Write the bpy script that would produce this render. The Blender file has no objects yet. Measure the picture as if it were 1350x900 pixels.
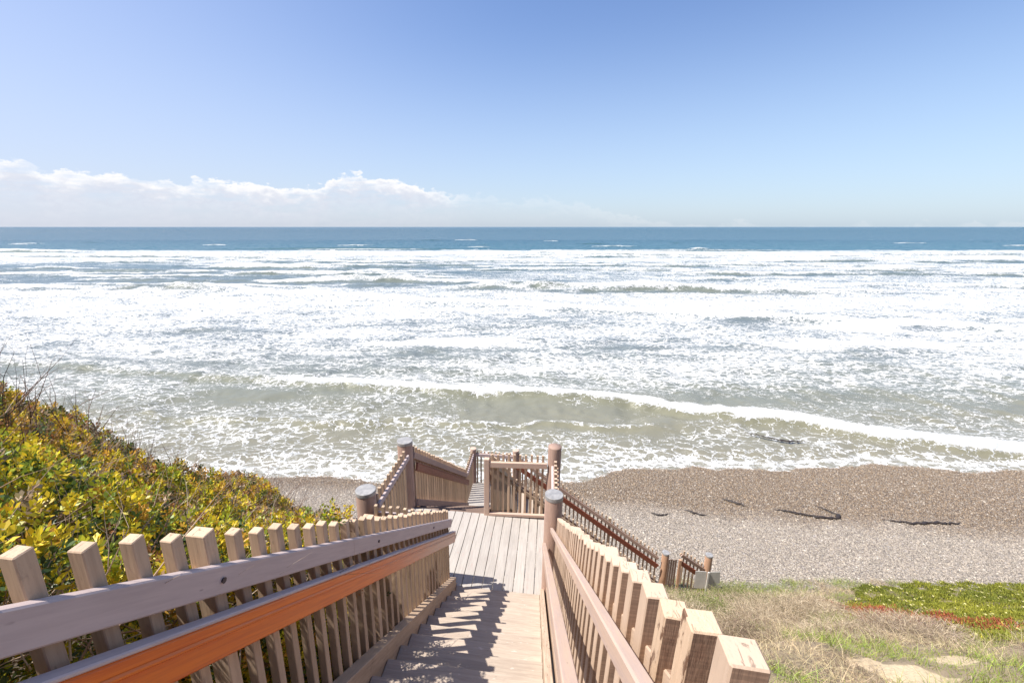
import bpy, bmesh, math, random
import numpy as np
from mathutils import Vector, Matrix
from math import sin, cos, radians, pi, atan, sqrt

random.seed(7)
rng = np.random.default_rng(11)
sc = bpy.context.scene
col = sc.collection

# ------------------------------------------------------------------ camera, light, exposure
# world: +Y runs down the stairs, camera eye at the origin, metres
F = 570.0
PITCH = atan(151 / F)
YAW = radians(7.5)
cam_d = bpy.data.cameras.new('camera')
cam = bpy.data.objects.new('camera', cam_d)
col.objects.link(cam)
cam_d.sensor_width = 36
cam_d.lens = F / 1350 * 36
cam_d.shift_x = 35 / 1350
cam_d.clip_start = 0.05
cam_d.clip_end = 60000
cam.rotation_euler = (pi / 2 - PITCH, 0, YAW)
sc.camera = cam

SUN_FROM = Vector((-.74, -.18, 1.23)).normalized()
sun_d = bpy.data.lights.new('sun', 'SUN')
sun = bpy.data.objects.new('sun', sun_d)
col.objects.link(sun)
sun_d.energy = 5.0
sun_d.angle = radians(.5)
sun_d.color = (1.0, .95, .87)
sun.rotation_euler = SUN_FROM.to_track_quat('Z', 'Y').to_euler()
sun.location = (-30, -15, 60)

sc.view_settings.view_transform = 'Standard'
sc.view_settings.look = 'None'
sc.view_settings.exposure = 0.62
sc.view_settings.gamma = 1
sc.view_settings.use_curve_mapping = False
sc.cycles.max_bounces = 6
sc.cycles.diffuse_bounces = 3
sc.cycles.glossy_bounces = 3
sc.cycles.transparent_max_bounces = 6


# ------------------------------------------------------------------ node helpers
class NT:
    def __init__(s, tree):
        s.t = tree
        s.n = tree.nodes
        s.l = tree.links

    def new(s, typ, **kw):
        n = s.n.new(typ)
        for k, v in kw.items():
            setattr(n, k, v)
        return n

    def put(s, sock, v):
        if v is None:
            return
        if isinstance(v, bpy.types.NodeSocket):
            s.l.new(v, sock)
        else:
            sock.default_value = v

    def math(s, op, a, b=None, c=None, clamp=False):
        n = s.new('ShaderNodeMath', operation=op)
        n.use_clamp = clamp
        s.put(n.inputs[0], a)
        s.put(n.inputs[1], b)
        s.put(n.inputs[2], c)
        return n.outputs[0]

    def vmath(s, op, a, b=None, out=0):
        n = s.new('ShaderNodeVectorMath', operation=op)
        s.put(n.inputs[0], a)
        if b is not None:
            s.put(n.inputs[1], b)
        return n.outputs[out]

    def map(s, v, a, b, c=0., d=1., smooth=True):
        n = s.new('ShaderNodeMapRange')
        n.interpolation_type = 'SMOOTHSTEP' if smooth else 'LINEAR'
        s.put(n.inputs['Value'], v)
        s.put(n.inputs['From Min'], a)
        s.put(n.inputs['From Max'], b)
        s.put(n.inputs['To Min'], c)
        s.put(n.inputs['To Max'], d)
        return n.outputs[0]

    def mix(s, f, a, b, mode='MIX'):
        n = s.new('ShaderNodeMix', data_type='RGBA', blend_type=mode)
        n.clamp_factor = True
        s.put(n.inputs[0], f)
        s.put(n.inputs[6], a if isinstance(a, bpy.types.NodeSocket) else (*a[:3], 1))
        s.put(n.inputs[7], b if isinstance(b, bpy.types.NodeSocket) else (*b[:3], 1))
        return n.outputs[2]

    def noise(s, v, scale, detail=4, rough=.55, dist=0, out=0):
        n = s.new('ShaderNodeTexNoise')
        s.put(n.inputs['Vector'], v)
        n.inputs['Scale'].default_value = scale
        n.inputs['Detail'].default_value = detail
        n.inputs['Roughness'].default_value = rough
        n.inputs['Distortion'].default_value = dist
        return n.outputs[out]

    def voro(s, v, scale, feature='F1', out='Distance', rand=1):
        n = s.new('ShaderNodeTexVoronoi', feature=feature)
        s.put(n.inputs['Vector'], v)
        n.inputs['Scale'].default_value = scale
        n.inputs['Randomness'].default_value = rand
        return n.outputs[out]

    def mapping(s, v, scale=(1, 1, 1), rot=(0, 0, 0), loc=(0, 0, 0)):
        n = s.new('ShaderNodeMapping')
        s.put(n.inputs[0], v)
        n.inputs['Location'].default_value = loc
        n.inputs['Rotation'].default_value = rot
        n.inputs['Scale'].default_value = scale
        return n.outputs[0]

    def ramp(s, f, stops, interp='LINEAR'):
        n = s.new('ShaderNodeValToRGB')
        cr = n.color_ramp
        cr.interpolation = interp
        while len(cr.elements) < len(stops):
            cr.elements.new(.5)
        for e, (p, c) in zip(cr.elements, stops):
            e.position = p
            e.color = (*c[:3], 1) if hasattr(c, '__len__') else (c, c, c, 1)
        s.put(n.inputs[0], f)
        return n.outputs[0]

    def bump(s, h, strength=.3, dist=.01):
        n = s.new('ShaderNodeBump')
        n.inputs['Strength'].default_value = strength
        n.inputs['Distance'].default_value = dist
        s.put(n.inputs['Height'], h)
        return n.outputs[0]


def material(name):
    m = bpy.data.materials.new(name)
    m.use_nodes = True
    nt = NT(m.node_tree)
    b = m.node_tree.nodes['Principled BSDF']
    return m, nt, b


def hexlin(r, g, b):
    f = lambda v: ((v / 255) / 12.92 if v / 255 <= .04045 else ((v / 255 + .055) / 1.055) ** 2.4)
    return (f(r), f(g), f(b))


# ------------------------------------------------------------------ sky
w = bpy.data.worlds.new('World')
sc.world = w
w.use_nodes = True
wt = NT(w.node_tree)
bg = w.node_tree.nodes['Background']
sky = wt.new('ShaderNodeTexSky', sky_type='NISHITA')
sky.sun_disc = False
sky.sun_elevation = math.asin(SUN_FROM.z)
sky.sun_rotation = math.atan2(SUN_FROM.x, SUN_FROM.y)
sky.altitude = 10
sky.air_density = 1.0
sky.dust_density = .8
sky.ozone_density = 1.6
tc = wt.new('ShaderNodeTexCoord').outputs['Generated']
d = wt.mapping(tc, rot=(0, 0, -YAW))          # direction in the shore frame (x along the shore, y out to sea)
sep = wt.new('ShaderNodeSeparateXYZ')
wt.put(sep.inputs[0], d)
dx, dy, dz = sep.outputs
hyp = wt.math('SQRT', wt.math('ADD', wt.math('MULTIPLY', dx, dx), wt.math('MULTIPLY', dy, dy)))
az = wt.math('ARCTAN2', dx, dy)              # radians, + right
el = wt.math('ARCTAN2', dz, hyp)
azn = wt.map(az, -1.6, .6, 0, 1, smooth=False)
# top of the cloud bank (elevation / 0.25 rad) along azimuth
def azp(px):
    return (math.atan((px - 640) / (570 * 1.0345)) + 1.6) / 2.2
def elp(px, py):
    u = (px - 640) / 570
    v = (450 - py) / 570
    Y = cos(PITCH) + v * sin(PITCH)
    Z = -sin(PITCH) + v * cos(PITCH)
    return math.atan2(Z, sqrt(u * u + Y * Y)) / .25
stops = [(0, .30)] + [(azp(x), elp(x, y)) for x, y in [(-400, 215), (-200, 222), (0, 206), (50, 216), (75, 232), (130, 222), (175, 228), (215, 240), (300, 239), (335, 243), (375, 247), (415, 250), (445, 233), (480, 233), (520, 236), (560, 247), (590, 255), (680, 262), (760, 268), (840, 290), (1000, 300)]] + [(1, 0.0)]
top = wt.math('MULTIPLY', wt.ramp(azn, stops), .25)
cv = wt.new('ShaderNodeCombineXYZ')
wt.put(cv.inputs[0], wt.math('MULTIPLY', az, 1.0))
wt.put(cv.inputs[1], wt.math('MULTIPLY', el, 1.7))
cvec = cv.outputs[0]
n1 = wt.noise(cvec, 16, 8, .62, .3)
n2 = wt.noise(cvec, 55, 6, .6)
bil = wt.math('SUBTRACT', .5, wt.voro(wt.vmath('ADD', cvec, wt.vmath('MULTIPLY', wt.noise(cvec, 40, 4, out=1), (.02, .02, .02))), 42, 'SMOOTH_F1'))
edge = wt.math('ADD', wt.math('MULTIPLY', wt.math('SUBTRACT', n1, .5), .06), wt.math('MULTIPLY', wt.math('SUBTRACT', n2, .5), .022))
edge = wt.math('ADD', edge, wt.math('MULTIPLY', bil, .020))
hgt = wt.math('SUBTRACT', wt.math('ADD', top, edge), el)      # >0 inside the bank
fade_r = wt.map(az, -.17, .0, 1, 0)
mask = wt.map(hgt, -.001, .006)
body = wt.map(hgt, .0, .08, 1, .22)                             # thins to haze below
mask = wt.math('MULTIPLY', mask, body)
mask = wt.math('MULTIPLY', mask, wt.math('ADD', wt.math('MULTIPLY', fade_r, .85), .15))
mask = wt.math('MULTIPLY', mask, wt.map(wt.noise(wt.vmath('MULTIPLY', cvec, (.6, 1.6, 1)), 16, 6, .6), .36, .54, .30, 1.0))
mask = wt.math('MULTIPLY', mask, wt.map(el, -.002, .001))
skyc = wt.mix(1, sky.outputs[0], (.97, 1.03, 1.22), 'MULTIPLY')
# pale marine haze towards the horizon
hz = wt.map(el, 0.0, .42, .62, 0)
hazec = wt.mix(wt.map(az, -1.2, .9), (4.3, 4.7, 5.7), (3.9, 4.9, 5.9))
skyc = wt.mix(wt.map(az, .15, -1.1, 0, .42), skyc, (4.1, 4.4, 5.5))
skyc = wt.mix(hz, skyc, hazec)
cshade = wt.map(wt.math('ADD', hgt, wt.math('MULTIPLY', wt.math('SUBTRACT', n2, .5), .05)), .004, .032)
cloudc = wt.mix(cshade, (7.2, 7.1, 7.05), (5.3, 5.4, 5.9))
cloudc = wt.mix(wt.map(n2, .35, .65), wt.mix(1, cloudc, (.90, .91, .94), 'MULTIPLY'), cloudc)
final = wt.mix(mask, skyc, cloudc)
wt.put(bg.inputs[0], final)
bg.inputs[1].default_value = 0.10


# ------------------------------------------------------------------ object helpers
def tag(o, label=None, cat=None, group=None, kind=None):
    if label: o['label'] = label
    if cat: o['category'] = cat
    if group: o['group'] = group
    if kind: o['kind'] = kind
    return o


def thing(name, loc, label, cat, group=None):
    o = bpy.data.objects.new(name, None)
    col.objects.link(o)
    o.location = loc
    o.empty_display_size = .1
    return tag(o, label, cat, group)


def link(name, mesh, parent=None, M=None):
    o = bpy.data.objects.new(name, mesh)
    col.objects.link(o)
    M = M if M is not None else Matrix.Identity(4)
    if parent is not None:
        o.parent = parent
        p = parent
        off = Vector((0, 0, 0))
        chain = []
        while p is not None:
            chain.append(p)
            p = p.parent
        W = Matrix.Identity(4)
        for q in reversed(chain):
            W = W @ q.matrix_basis
        M = W.inverted() @ M
    o.matrix_basis = M
    return o


def bm_mesh(name, bm, mat=None, smooth=False):
    me = bpy.data.meshes.new(name)
    bm.to_mesh(me)
    bm.free()
    if mat: me.materials.append(mat)
    if smooth:
        me.polygons.foreach_set('use_smooth', [True] * len(me.polygons))
    return me


_box = {}
def box_mesh(L, W, H, mat, bev=.004, var=0):
    """chamfered timber; grain along local X, origin in the middle"""
    key = (round(L, 3), round(W, 4), round(H, 4), mat.name, bev, var)
    if key in _box: return _box[key]
    bm = bmesh.new()
    bmesh.ops.create_cube(bm, size=1)
    for v in bm.verts:
        v.co = Vector((v.co.x * L, v.co.y * W, v.co.z * H))
        if var:
            r = random.Random(hash((var, round(v.co.x, 3), round(v.co.y, 3), round(v.co.z, 3))))
            v.co += Vector((r.uniform(-.004, .004), r.uniform(-.002, .002), r.uniform(-.002, .002)))
    if bev:
        bmesh.ops.bevel(bm, geom=bm.edges[:], offset=bev, segments=1, affect='EDGES')
    me = bm_mesh('timber', bm, mat)
    _box[key] = me
    return me


def timber(name, p0, p1, W, H, mat, parent=None, side=None, bev=.004, var=0, roll=0):
    """plank from p0 to p1; W along `side` (horizontal), H across"""
    p0, p1 = Vector(p0), Vector(p1)
    X = (p1 - p0)
    L = X.length
    X.normalize()
    S = Vector(side) if side is not None else Vector((-X.y, X.x, 0))
    if S.length < 1e-4: S = Vector((1, 0, 0))
    Y = (S - X * S.dot(X)).normalized()
    Z = X.cross(Y)
    R = Matrix((X, Y, Z)).transposed().to_4x4()
    M = Matrix.Translation((p0 + p1) / 2) @ R @ Matrix.Rotation(roll, 4, 'X')
    return link(name, box_mesh(L, W, H, mat, bev, var), parent, M)


# ------------------------------------------------------------------ materials: timber
def wood(name, c1, c2, rough=.7, grain=.5, wear=None, wear_amt=0., var=.10, bump=.35, stain=None, spec=.3):
    m, n, b = material(name)
    co = n.new('ShaderNodeTexCoord').outputs['Object']
    info = n.new('ShaderNodeObjectInfo').outputs['Random']
    cb = n.new('ShaderNodeCombineXYZ')
    n.put(cb.inputs[0], n.math('MULTIPLY', info, 37.))
    n.put(cb.inputs[1], n.math('MULTIPLY', info, 91.))
    n.put(cb.inputs[2], n.math('MULTIPLY', info, 13.))
    co = n.vmath('ADD', co, cb.outputs[0])
    g = n.noise(n.mapping(co, (2.2, 34, 34)), 1.6, 6, .62, .5)
    fine = n.noise(n.mapping(co, (10, 150, 150)), 1.0, 4, .6)
    big = n.noise(n.mapping(co, (1.6, 5, 5)), 1.2, 4, .6)
    c = n.mix(n.map(g, .35, .68), c1, c2)
    c = n.mix(n.map(fine, .55, .75, 0, grain), c, tuple(x * .62 for x in c1))
    c = n.mix(n.map(big, .42, .72, 0, .35), c, tuple(x * .8 for x in c2))
    if wear:
        wn = n.noise(n.mapping(co, (7, 22, 22)), 1.7, 7, .68)
        c = n.mix(n.map(wn, .62 - wear_amt, .68 - wear_amt * .8), c, wear)
    if stain:
        c = n.mix(n.map(n.noise(n.mapping(co, (3, 9, 9)), 1.4, 6, .7), .58, .70, 0, .7), c, stain)
    # cut ends: paler, with drying cracks
    tcn = n.new('ShaderNodeTexCoord')
    sn = n.new('ShaderNodeSeparateXYZ'); n.put(sn.inputs[0], tcn.outputs['Normal'])
    endf = n.map(n.math('ABSOLUTE', sn.outputs[0]), .9, .97)
    cr = n.map(n.noise(n.mapping(co, (3, 60, 14)), 1.3, 6, .7, 1.2), .56, .63)
    ec = n.mix(cr, tuple(min(.8, q * 1.08) for q in c1), tuple(q * .55 for q in c1))
    c = n.mix(endf, c, ec)
    # arrises rubbed and dirty spots
    sp = n.map(n.voro(n.mapping(co, (9, 30, 30)), 1.0), .05, .12, .55, 0)
    c = n.mix(n.math('MULTIPLY', sp, n.map(n.noise(co, 3, 2), .5, .6)), c, tuple(q * .4 for q in c1))
    # piece-to-piece tone
    hs = n.new('ShaderNodeHueSaturation')
    n.put(hs.inputs['Value'], n.map(info, 0, 1, 1 - var, 1 + var, smooth=False))
    n.put(hs.inputs['Color'], c)
    n.put(b.inputs['Base Color'], hs.outputs[0])
    n.put(b.inputs['Roughness'], n.map(fine, .3, .7, rough - .08, min(1, rough + .1)))
    b.inputs['Specular IOR Level'].default_value = spec
    h = n.math('ADD', g, n.math('MULTIPLY', fine, .6))
    n.put(b.inputs['Normal'], n.bump(h, bump, .004))
    return m


TAN = wood('picket_paint', (.50, .365, .255), (.42, .30, .21), .75, .5, stain=(.24, .17, .13), var=.13)
TANR = wood('picket_paint_pale', (.55, .405, .30), (.48, .35, .255), .75, .5, wear=(.27, .17, .11), wear_amt=-.02, var=.10)  # paler tan for the right-hand pickets
TANW = wood('picket_peeling', (.60, .435, .30), (.53, .375, .255), .8, .6, wear=(.17, .095, .06), wear_amt=.10, var=.05, bump=.8)
MAUVE = wood('rail_paint', (.53, .43, .41), (.475, .38, .365), .6, .18, var=.05, bump=.12)
PINK = wood('post_paint', (.44, .305, .24), (.38, .26, .205), .65, .2, stain=(.34, .23, .19), var=.06, bump=.15)
PEACH = wood('rail_paint_warm', (.56, .40, .30), (.50, .37, .31), .6, .22, var=.03, bump=.2)
BROWN = wood('handrail_stain', (.27, .085, .05), (.19, .06, .035), .45, .4, var=.08, bump=.2)
TREAD = wood('tread_timber', (.47, .385, .31), (.38, .305, .245), .8, .55, wear=(.55, .46, .40), wear_amt=.0, var=.06, bump=.5)
DECK = wood('deck_timber', (.43, .395, .36), (.36, .325, .295), .75, .35, var=.05, bump=.25, stain=(.38, .29, .26))
DARKW = wood('dark_timber', (.20, .14, .11), (.15, .10, .08), .85, .5, var=.1)
SANDY = wood('stringer_peeling', (.62, .49, .37), (.50, .36, .26), .85, .6, wear=(.22, .14, .09), wear_amt=.04, var=.02, bump=.8)


def handrail_mat():
    """varnished timber, fresh orange near the top of the flight, weathered brown below"""
    m, n, b = material('handrail_varnish')
    co = n.new('ShaderNodeTexCoord').outputs['Object']
    pos = n.new('ShaderNodeNewGeometry').outputs['Position']
    s = n.new('ShaderNodeSeparateXYZ'); n.put(s.inputs[0], pos)
    y = n.math('ADD', s.outputs[1], n.math('MULTIPLY', n.noise(n.mapping(co, (1.5, 6, 6)), 2, 4), .8))
    g = n.noise(n.mapping(co, (1.5, 40, 40)), 2, 6, .6, .4)
    fresh = n.mix(n.map(g, .35, .7), (.74, .155, .004), (.60, .10, .004))
    old = n.mix(n.map(g, .35, .7), (.50, .25, .155), (.42, .19, .11))
    c = n.mix(n.map(y, 2.4, 4.7), fresh, old)
    wn = n.noise(n.mapping(co, (3, 30, 30)), 2.0, 6, .7)
    c = n.mix(n.map(wn, .66, .76, 0, .35), c, (.42, .28, .20))
    n.put(b.inputs['Base Color'], c)
    b.inputs['Roughness'].default_value = .38
    n.put(b.inputs['Normal'], n.bump(g, .25, .004))
    return m
VARN = handrail_mat()


def brown_sides(m, dark=(.27, .17, .115)):
    """mixes a darker banded brown into the picket colour on both side faces"""
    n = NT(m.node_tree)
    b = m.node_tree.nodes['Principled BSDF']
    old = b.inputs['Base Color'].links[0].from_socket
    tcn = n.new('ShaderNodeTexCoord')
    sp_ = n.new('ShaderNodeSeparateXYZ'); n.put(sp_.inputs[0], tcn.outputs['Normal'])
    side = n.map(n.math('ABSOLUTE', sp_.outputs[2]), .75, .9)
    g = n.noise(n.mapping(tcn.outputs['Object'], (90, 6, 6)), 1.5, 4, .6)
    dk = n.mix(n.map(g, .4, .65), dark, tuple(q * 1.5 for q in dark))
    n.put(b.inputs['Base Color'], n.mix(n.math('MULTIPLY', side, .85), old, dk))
brown_sides(TANR)
brown_sides(TANW, (.20, .12, .08))


def metal_mat():
    m, n, b = material('zinc_cap')
    co = n.new('ShaderNodeTexCoord').outputs['Object']
    k = n.noise(co, 14, 6, .65)
    n.put(b.inputs['Base Color'], n.mix(n.map(k, .3, .7), (.31, .30, .29), (.43, .415, .40)))
    b.inputs['Metallic'].default_value = .35
    n.put(b.inputs['Roughness'], n.map(k, .3, .7, .42, .65))
    n.put(b.inputs['Normal'], n.bump(k, .2, .003))
    return m
ZINC = metal_mat()
m_, n_, b_ = material('rusty_bolt')
b_.inputs['Base Color'].default_value = (.07, .045, .04, 1)
b_.inputs['Roughness'].default_value = .7
BOLT = m_
m_, n_, b_ = material('sign_back')
n_.put(b_.inputs['Base Color'], n_.mix(n_.map(n_.noise(n_.new('ShaderNodeTexCoord').outputs['Object'], 6, 5), .35, .7), (.60, .57, .52), (.52, .49, .45)))
b_.inputs['Roughness'].default_value = .55
SIGN = m_


def gy(Yc):
    return np.interp(Yc, [-40, -6, -2, 0, 2, 4, 5.5, 8, 10, 11.2, 11.9, 13, 16, 18, 20.3, 24, 40, 400, 30000],
                     [3, 2.0, -.6, -2.1, -3.6, -5.15, -6.4, -8.75, -10.3, -11.1, -11.38, -11.5, -11.8, -12.05, -12.4, -13.1, -15, -25, -60])


def vnoise(x, y, seed=0):
    """smooth value noise in numpy"""
    r = np.random.default_rng(seed)
    tab = r.random((256, 256))
    xi = np.floor(x).astype(int); yi = np.floor(y).astype(int)
    fx = x - xi; fy = y - yi
    fx = fx * fx * (3 - 2 * fx); fy = fy * fy * (3 - 2 * fy)
    a = tab[xi & 255, yi & 255]; b = tab[(xi + 1) & 255, yi & 255]
    c = tab[xi & 255, (yi + 1) & 255]; e = tab[(xi + 1) & 255, (yi + 1) & 255]
    return (a * (1 - fx) + b * fx) * (1 - fy) + (c * (1 - fx) + e * fx) * fy


def fbm(x, y, oct=4, seed=0, gain=.5):
    s = 0; a = 1; t = 0
    for i in range(oct):
        s = s + a * vnoise(x * 2 ** i + 17 * i, y * 2 ** i + 31 * i, seed + i)
        t += a; a *= gain
    return s / t


def shore(x, y):
    return x * cos(YAW) + y * sin(YAW), -x * sin(YAW) + y * cos(YAW)


def unshore(X, Y):
    return X * cos(YAW) - Y * sin(YAW), X * sin(YAW) + Y * cos(YAW)


def ground_z(x, y):
    x = np.asarray(x, float); y = np.asarray(y, float)
    X, Y = shore(x, y)
    z = gy(Y)
    bluff = np.clip((11.5 - Y) / 2, 0, 1)
    left = np.clip(-x - 1.6, 0, 6)
    z = z + bluff * np.minimum(left * .35, 1.2) * np.clip((7 - Y) / 3, 0, 1)
    right = np.clip(x - 1.0, 0, 1)
    z = z + bluff * right * (fbm(x * .8, y * .8, 4, 3) - .5) * .8
    away = np.clip((np.abs(x + .5) - 1.2) / 1., 0, 1)
    z = z + bluff * away * (fbm(x * 2.2, y * 2.2, 3, 5) - .5) * .16
    return z


def grid_mesh(name, X, Y, Z, mat, smooth=True):
    ny, nx = X.shape
    me = bpy.data.meshes.new(name)
    v = np.stack([X.ravel(), Y.ravel(), Z.ravel()], 1).astype(np.float32)
    i = np.arange(ny * nx).reshape(ny, nx)
    q = np.stack([i[:-1, :-1].ravel(), i[:-1, 1:].ravel(), i[1:, 1:].ravel(), i[1:, :-1].ravel()], 1)
    me.vertices.add(len(v)); me.vertices.foreach_set('co', v.ravel())
    me.loops.add(q.size); me.loops.foreach_set('vertex_index', q.ravel().astype(np.int32))
    me.polygons.add(len(q)); me.polygons.foreach_set('loop_start', np.arange(0, q.size, 4, dtype=np.int32))
    me.polygons.foreach_set('use_smooth', np.full(len(q), smooth))
    me.update(calc_edges=True)
    me.materials.append(mat)
    return me


# ------------------------------------------------------------------ ground: bluff and beach
def ground_mat():
    m, n, b = material('bluff_and_beach_ground')
    pos = n.new('ShaderNodeNewGeometry').outputs['Position']
    p = n.mapping(pos, rot=(0, 0, -YAW))
    s = n.new('ShaderNodeSeparateXYZ'); n.put(s.inputs[0], p)
    X, Y, Z = s.outputs
    # bluff soil
    k = n.noise(pos, 1.2, 8, .65)
    sx_ = n.new('ShaderNodeSeparateXYZ'); n.put(sx_.inputs[0], pos)
    sa = n.new('ShaderNodeAttribute'); sa.attribute_name = 'sand'
    dirt = n.mix(n.map(k, .4, .65), (.30, .23, .15), (.17, .13, .08))
    soil = n.mix(n.map(n.math('ADD', sa.outputs['Fac'], n.math('SUBTRACT', n.noise(pos, 4, 5), .5)), .3, .6), dirt, n.mix(n.map(k, .4, .65), (.60, .47, .30), (.48, .37, .24)))
    soil = n.mix(n.map(n.noise(pos, 25, 5, .7), .45, .7, 0, .5), soil, (.20, .15, .10))
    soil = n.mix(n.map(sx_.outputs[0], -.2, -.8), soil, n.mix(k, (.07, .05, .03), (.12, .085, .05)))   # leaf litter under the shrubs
    # cobbles
    warp = n.vmath('ADD', pos, n.vmath('SCALE', n.noise(pos, 9, 3, out=1), None))
    v = n.new('ShaderNodeTexVoronoi', feature='F1'); n.put(v.inputs['Vector'], pos); v.inputs['Scale'].default_value = 17
    vc = v.outputs['Color']; vd = v.outputs['Distance']
    sc_ = n.new('ShaderNodeSeparateColor'); n.put(sc_.inputs[0], vc)
    stone = n.ramp(sc_.outputs[0], [(0, (.20, .17, .15)), (.3, (.34, .29, .25)), (.6, (.44, .37, .31)), (.85, (.36, .33, .31)), (1, (.58, .52, .46))])
    stone = n.mix(n.map(vd, .3, .65, 0, .75), stone, (.09, .075, .06))
    # wet strip next to the water
    wl = n.math('ADD', n.math('SUBTRACT', 17.0, n.math('MULTIPLY', X, .125)), n.math('MULTIPLY', n.math('SUBTRACT', n.noise(pos, .5, 4), .5), 2.5))
    wet = n.map(n.math('SUBTRACT', Y, wl), -.9, 1.1)
    stone = n.mix(n.math('MULTIPLY', wet, .8), stone, n.mix(1, stone, (.42, .32, .22), 'MULTIPLY'))
    beach = n.map(n.math('ADD', Y, n.math('MULTIPLY', n.noise(pos, 2, 3), 1.0)), 11.4, 12.0)
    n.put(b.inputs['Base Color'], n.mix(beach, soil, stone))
    n.put(b.inputs['Roughness'], n.map(wet, 0, 1, .85, .35))
    h = n.math('ADD', n.math('MULTIPLY', n.math('MULTIPLY', vd, -1), beach), n.math('MULTIPLY', n.noise(pos, 18, 5, .7), .5))
    n.put(b.inputs['Normal'], n.bump(h, .8, .03))
    return m


def in_poly(x, y, poly):
    ins = np.zeros(len(x), bool)
    j = len(poly) - 1
    for i in range(len(poly)):
        xi, yi = poly[i]; xj, yj = poly[j]
        c = ((yi > y) != (yj > y)) & (x < (xj - xi) * (y - yi) / (yj - yi + 1e-12) + xi)
        ins ^= c
        j = i
    return ins


SANDP = [[(5.7, 5.2), (6.6, 5.3), (6.6, 4.9), (5.9, 4.8)], [(3.9, 4.8), (4.6, 4.75), (4.8, 4.3), (4.2, 4.2)], [(5.0, 5.0), (5.5, 5.1), (5.5, 4.8), (5.0, 4.7)]]

xs = np.concatenate([np.linspace(-9000, -60, 14)[:-1], np.linspace(-60, -16, 30)[:-1], np.linspace(-16, 26, 330), np.linspace(26, 60, 24)[1:], np.linspace(60, 9000, 14)[1:]])
ys = np.concatenate([np.linspace(-6, 24, 240), np.linspace(24, 60, 20)[1:], np.geomspace(60, 26000, 12)[1:]])
Xg, Yg = np.meshgrid(xs, ys)
wx, wy = unshore(Xg, Yg)
gm_ = grid_mesh('ground', wx, wy, ground_z(wx, wy), ground_mat())
sf = np.zeros(wx.size)
for p_ in SANDP: sf = np.maximum(sf, in_poly(wx.ravel(), wy.ravel(), p_) * 1.0)
a = gm_.attributes.new('sand', 'FLOAT', 'POINT'); a.data.foreach_set('value', sf.astype(np.float32))
ground = link('ground', gm_)
tag(ground, 'sloping sandy bluff running down to the cobble beach beside the stairs', 'ground', kind='structure')


# ------------------------------------------------------------------ the sea
SEA = -12.30
B1 = np.array([(-80, 43), (-46.1, 39.3), (-33.0, 36.5), (-15.0, 33.0), (-7.1, 31.9), (0.0, 30.6), (6.8, 30.1), (9.8, 29.1), (13.6, 27.6), (17.9, 26.2), (21.7, 24.7), (24.5, 23.6), (27.2, 22.7), (30.0, 21.8), (40, 19.5)])
B2 = np.array([(-200, 70), (-89.3, 79.1), (-50.9, 84.0), (-10.0, 70.8), (7.0, 65.9), (20.9, 61.6), (45.7, 55.4), (57.8, 52.7), (66, 48.0), (100, 44)])
EDGE = np.array([(-60, 19.5), (-25.1, 19.8), (-11.8, 19.8), (-5.4, 19.6), (4.7, 19.6), (8.6, 20.8), (14.8, 21.0), (21.4, 21.4), (24.9, 20.8), (28.4, 20.3), (60, 19.5)])


def ss(a, b, x):
    t = np.clip((x - a) / (b - a), 0, 1)
    return t * t * (3 - 2 * t)


def crest(X, Y, Yb, H, wf, wb):
    dd = Y - Yb
    return H * np.where(dd < 0, np.exp(-(dd / wf) ** 2), np.exp(-(dd / wb) ** 2)), dd


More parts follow.
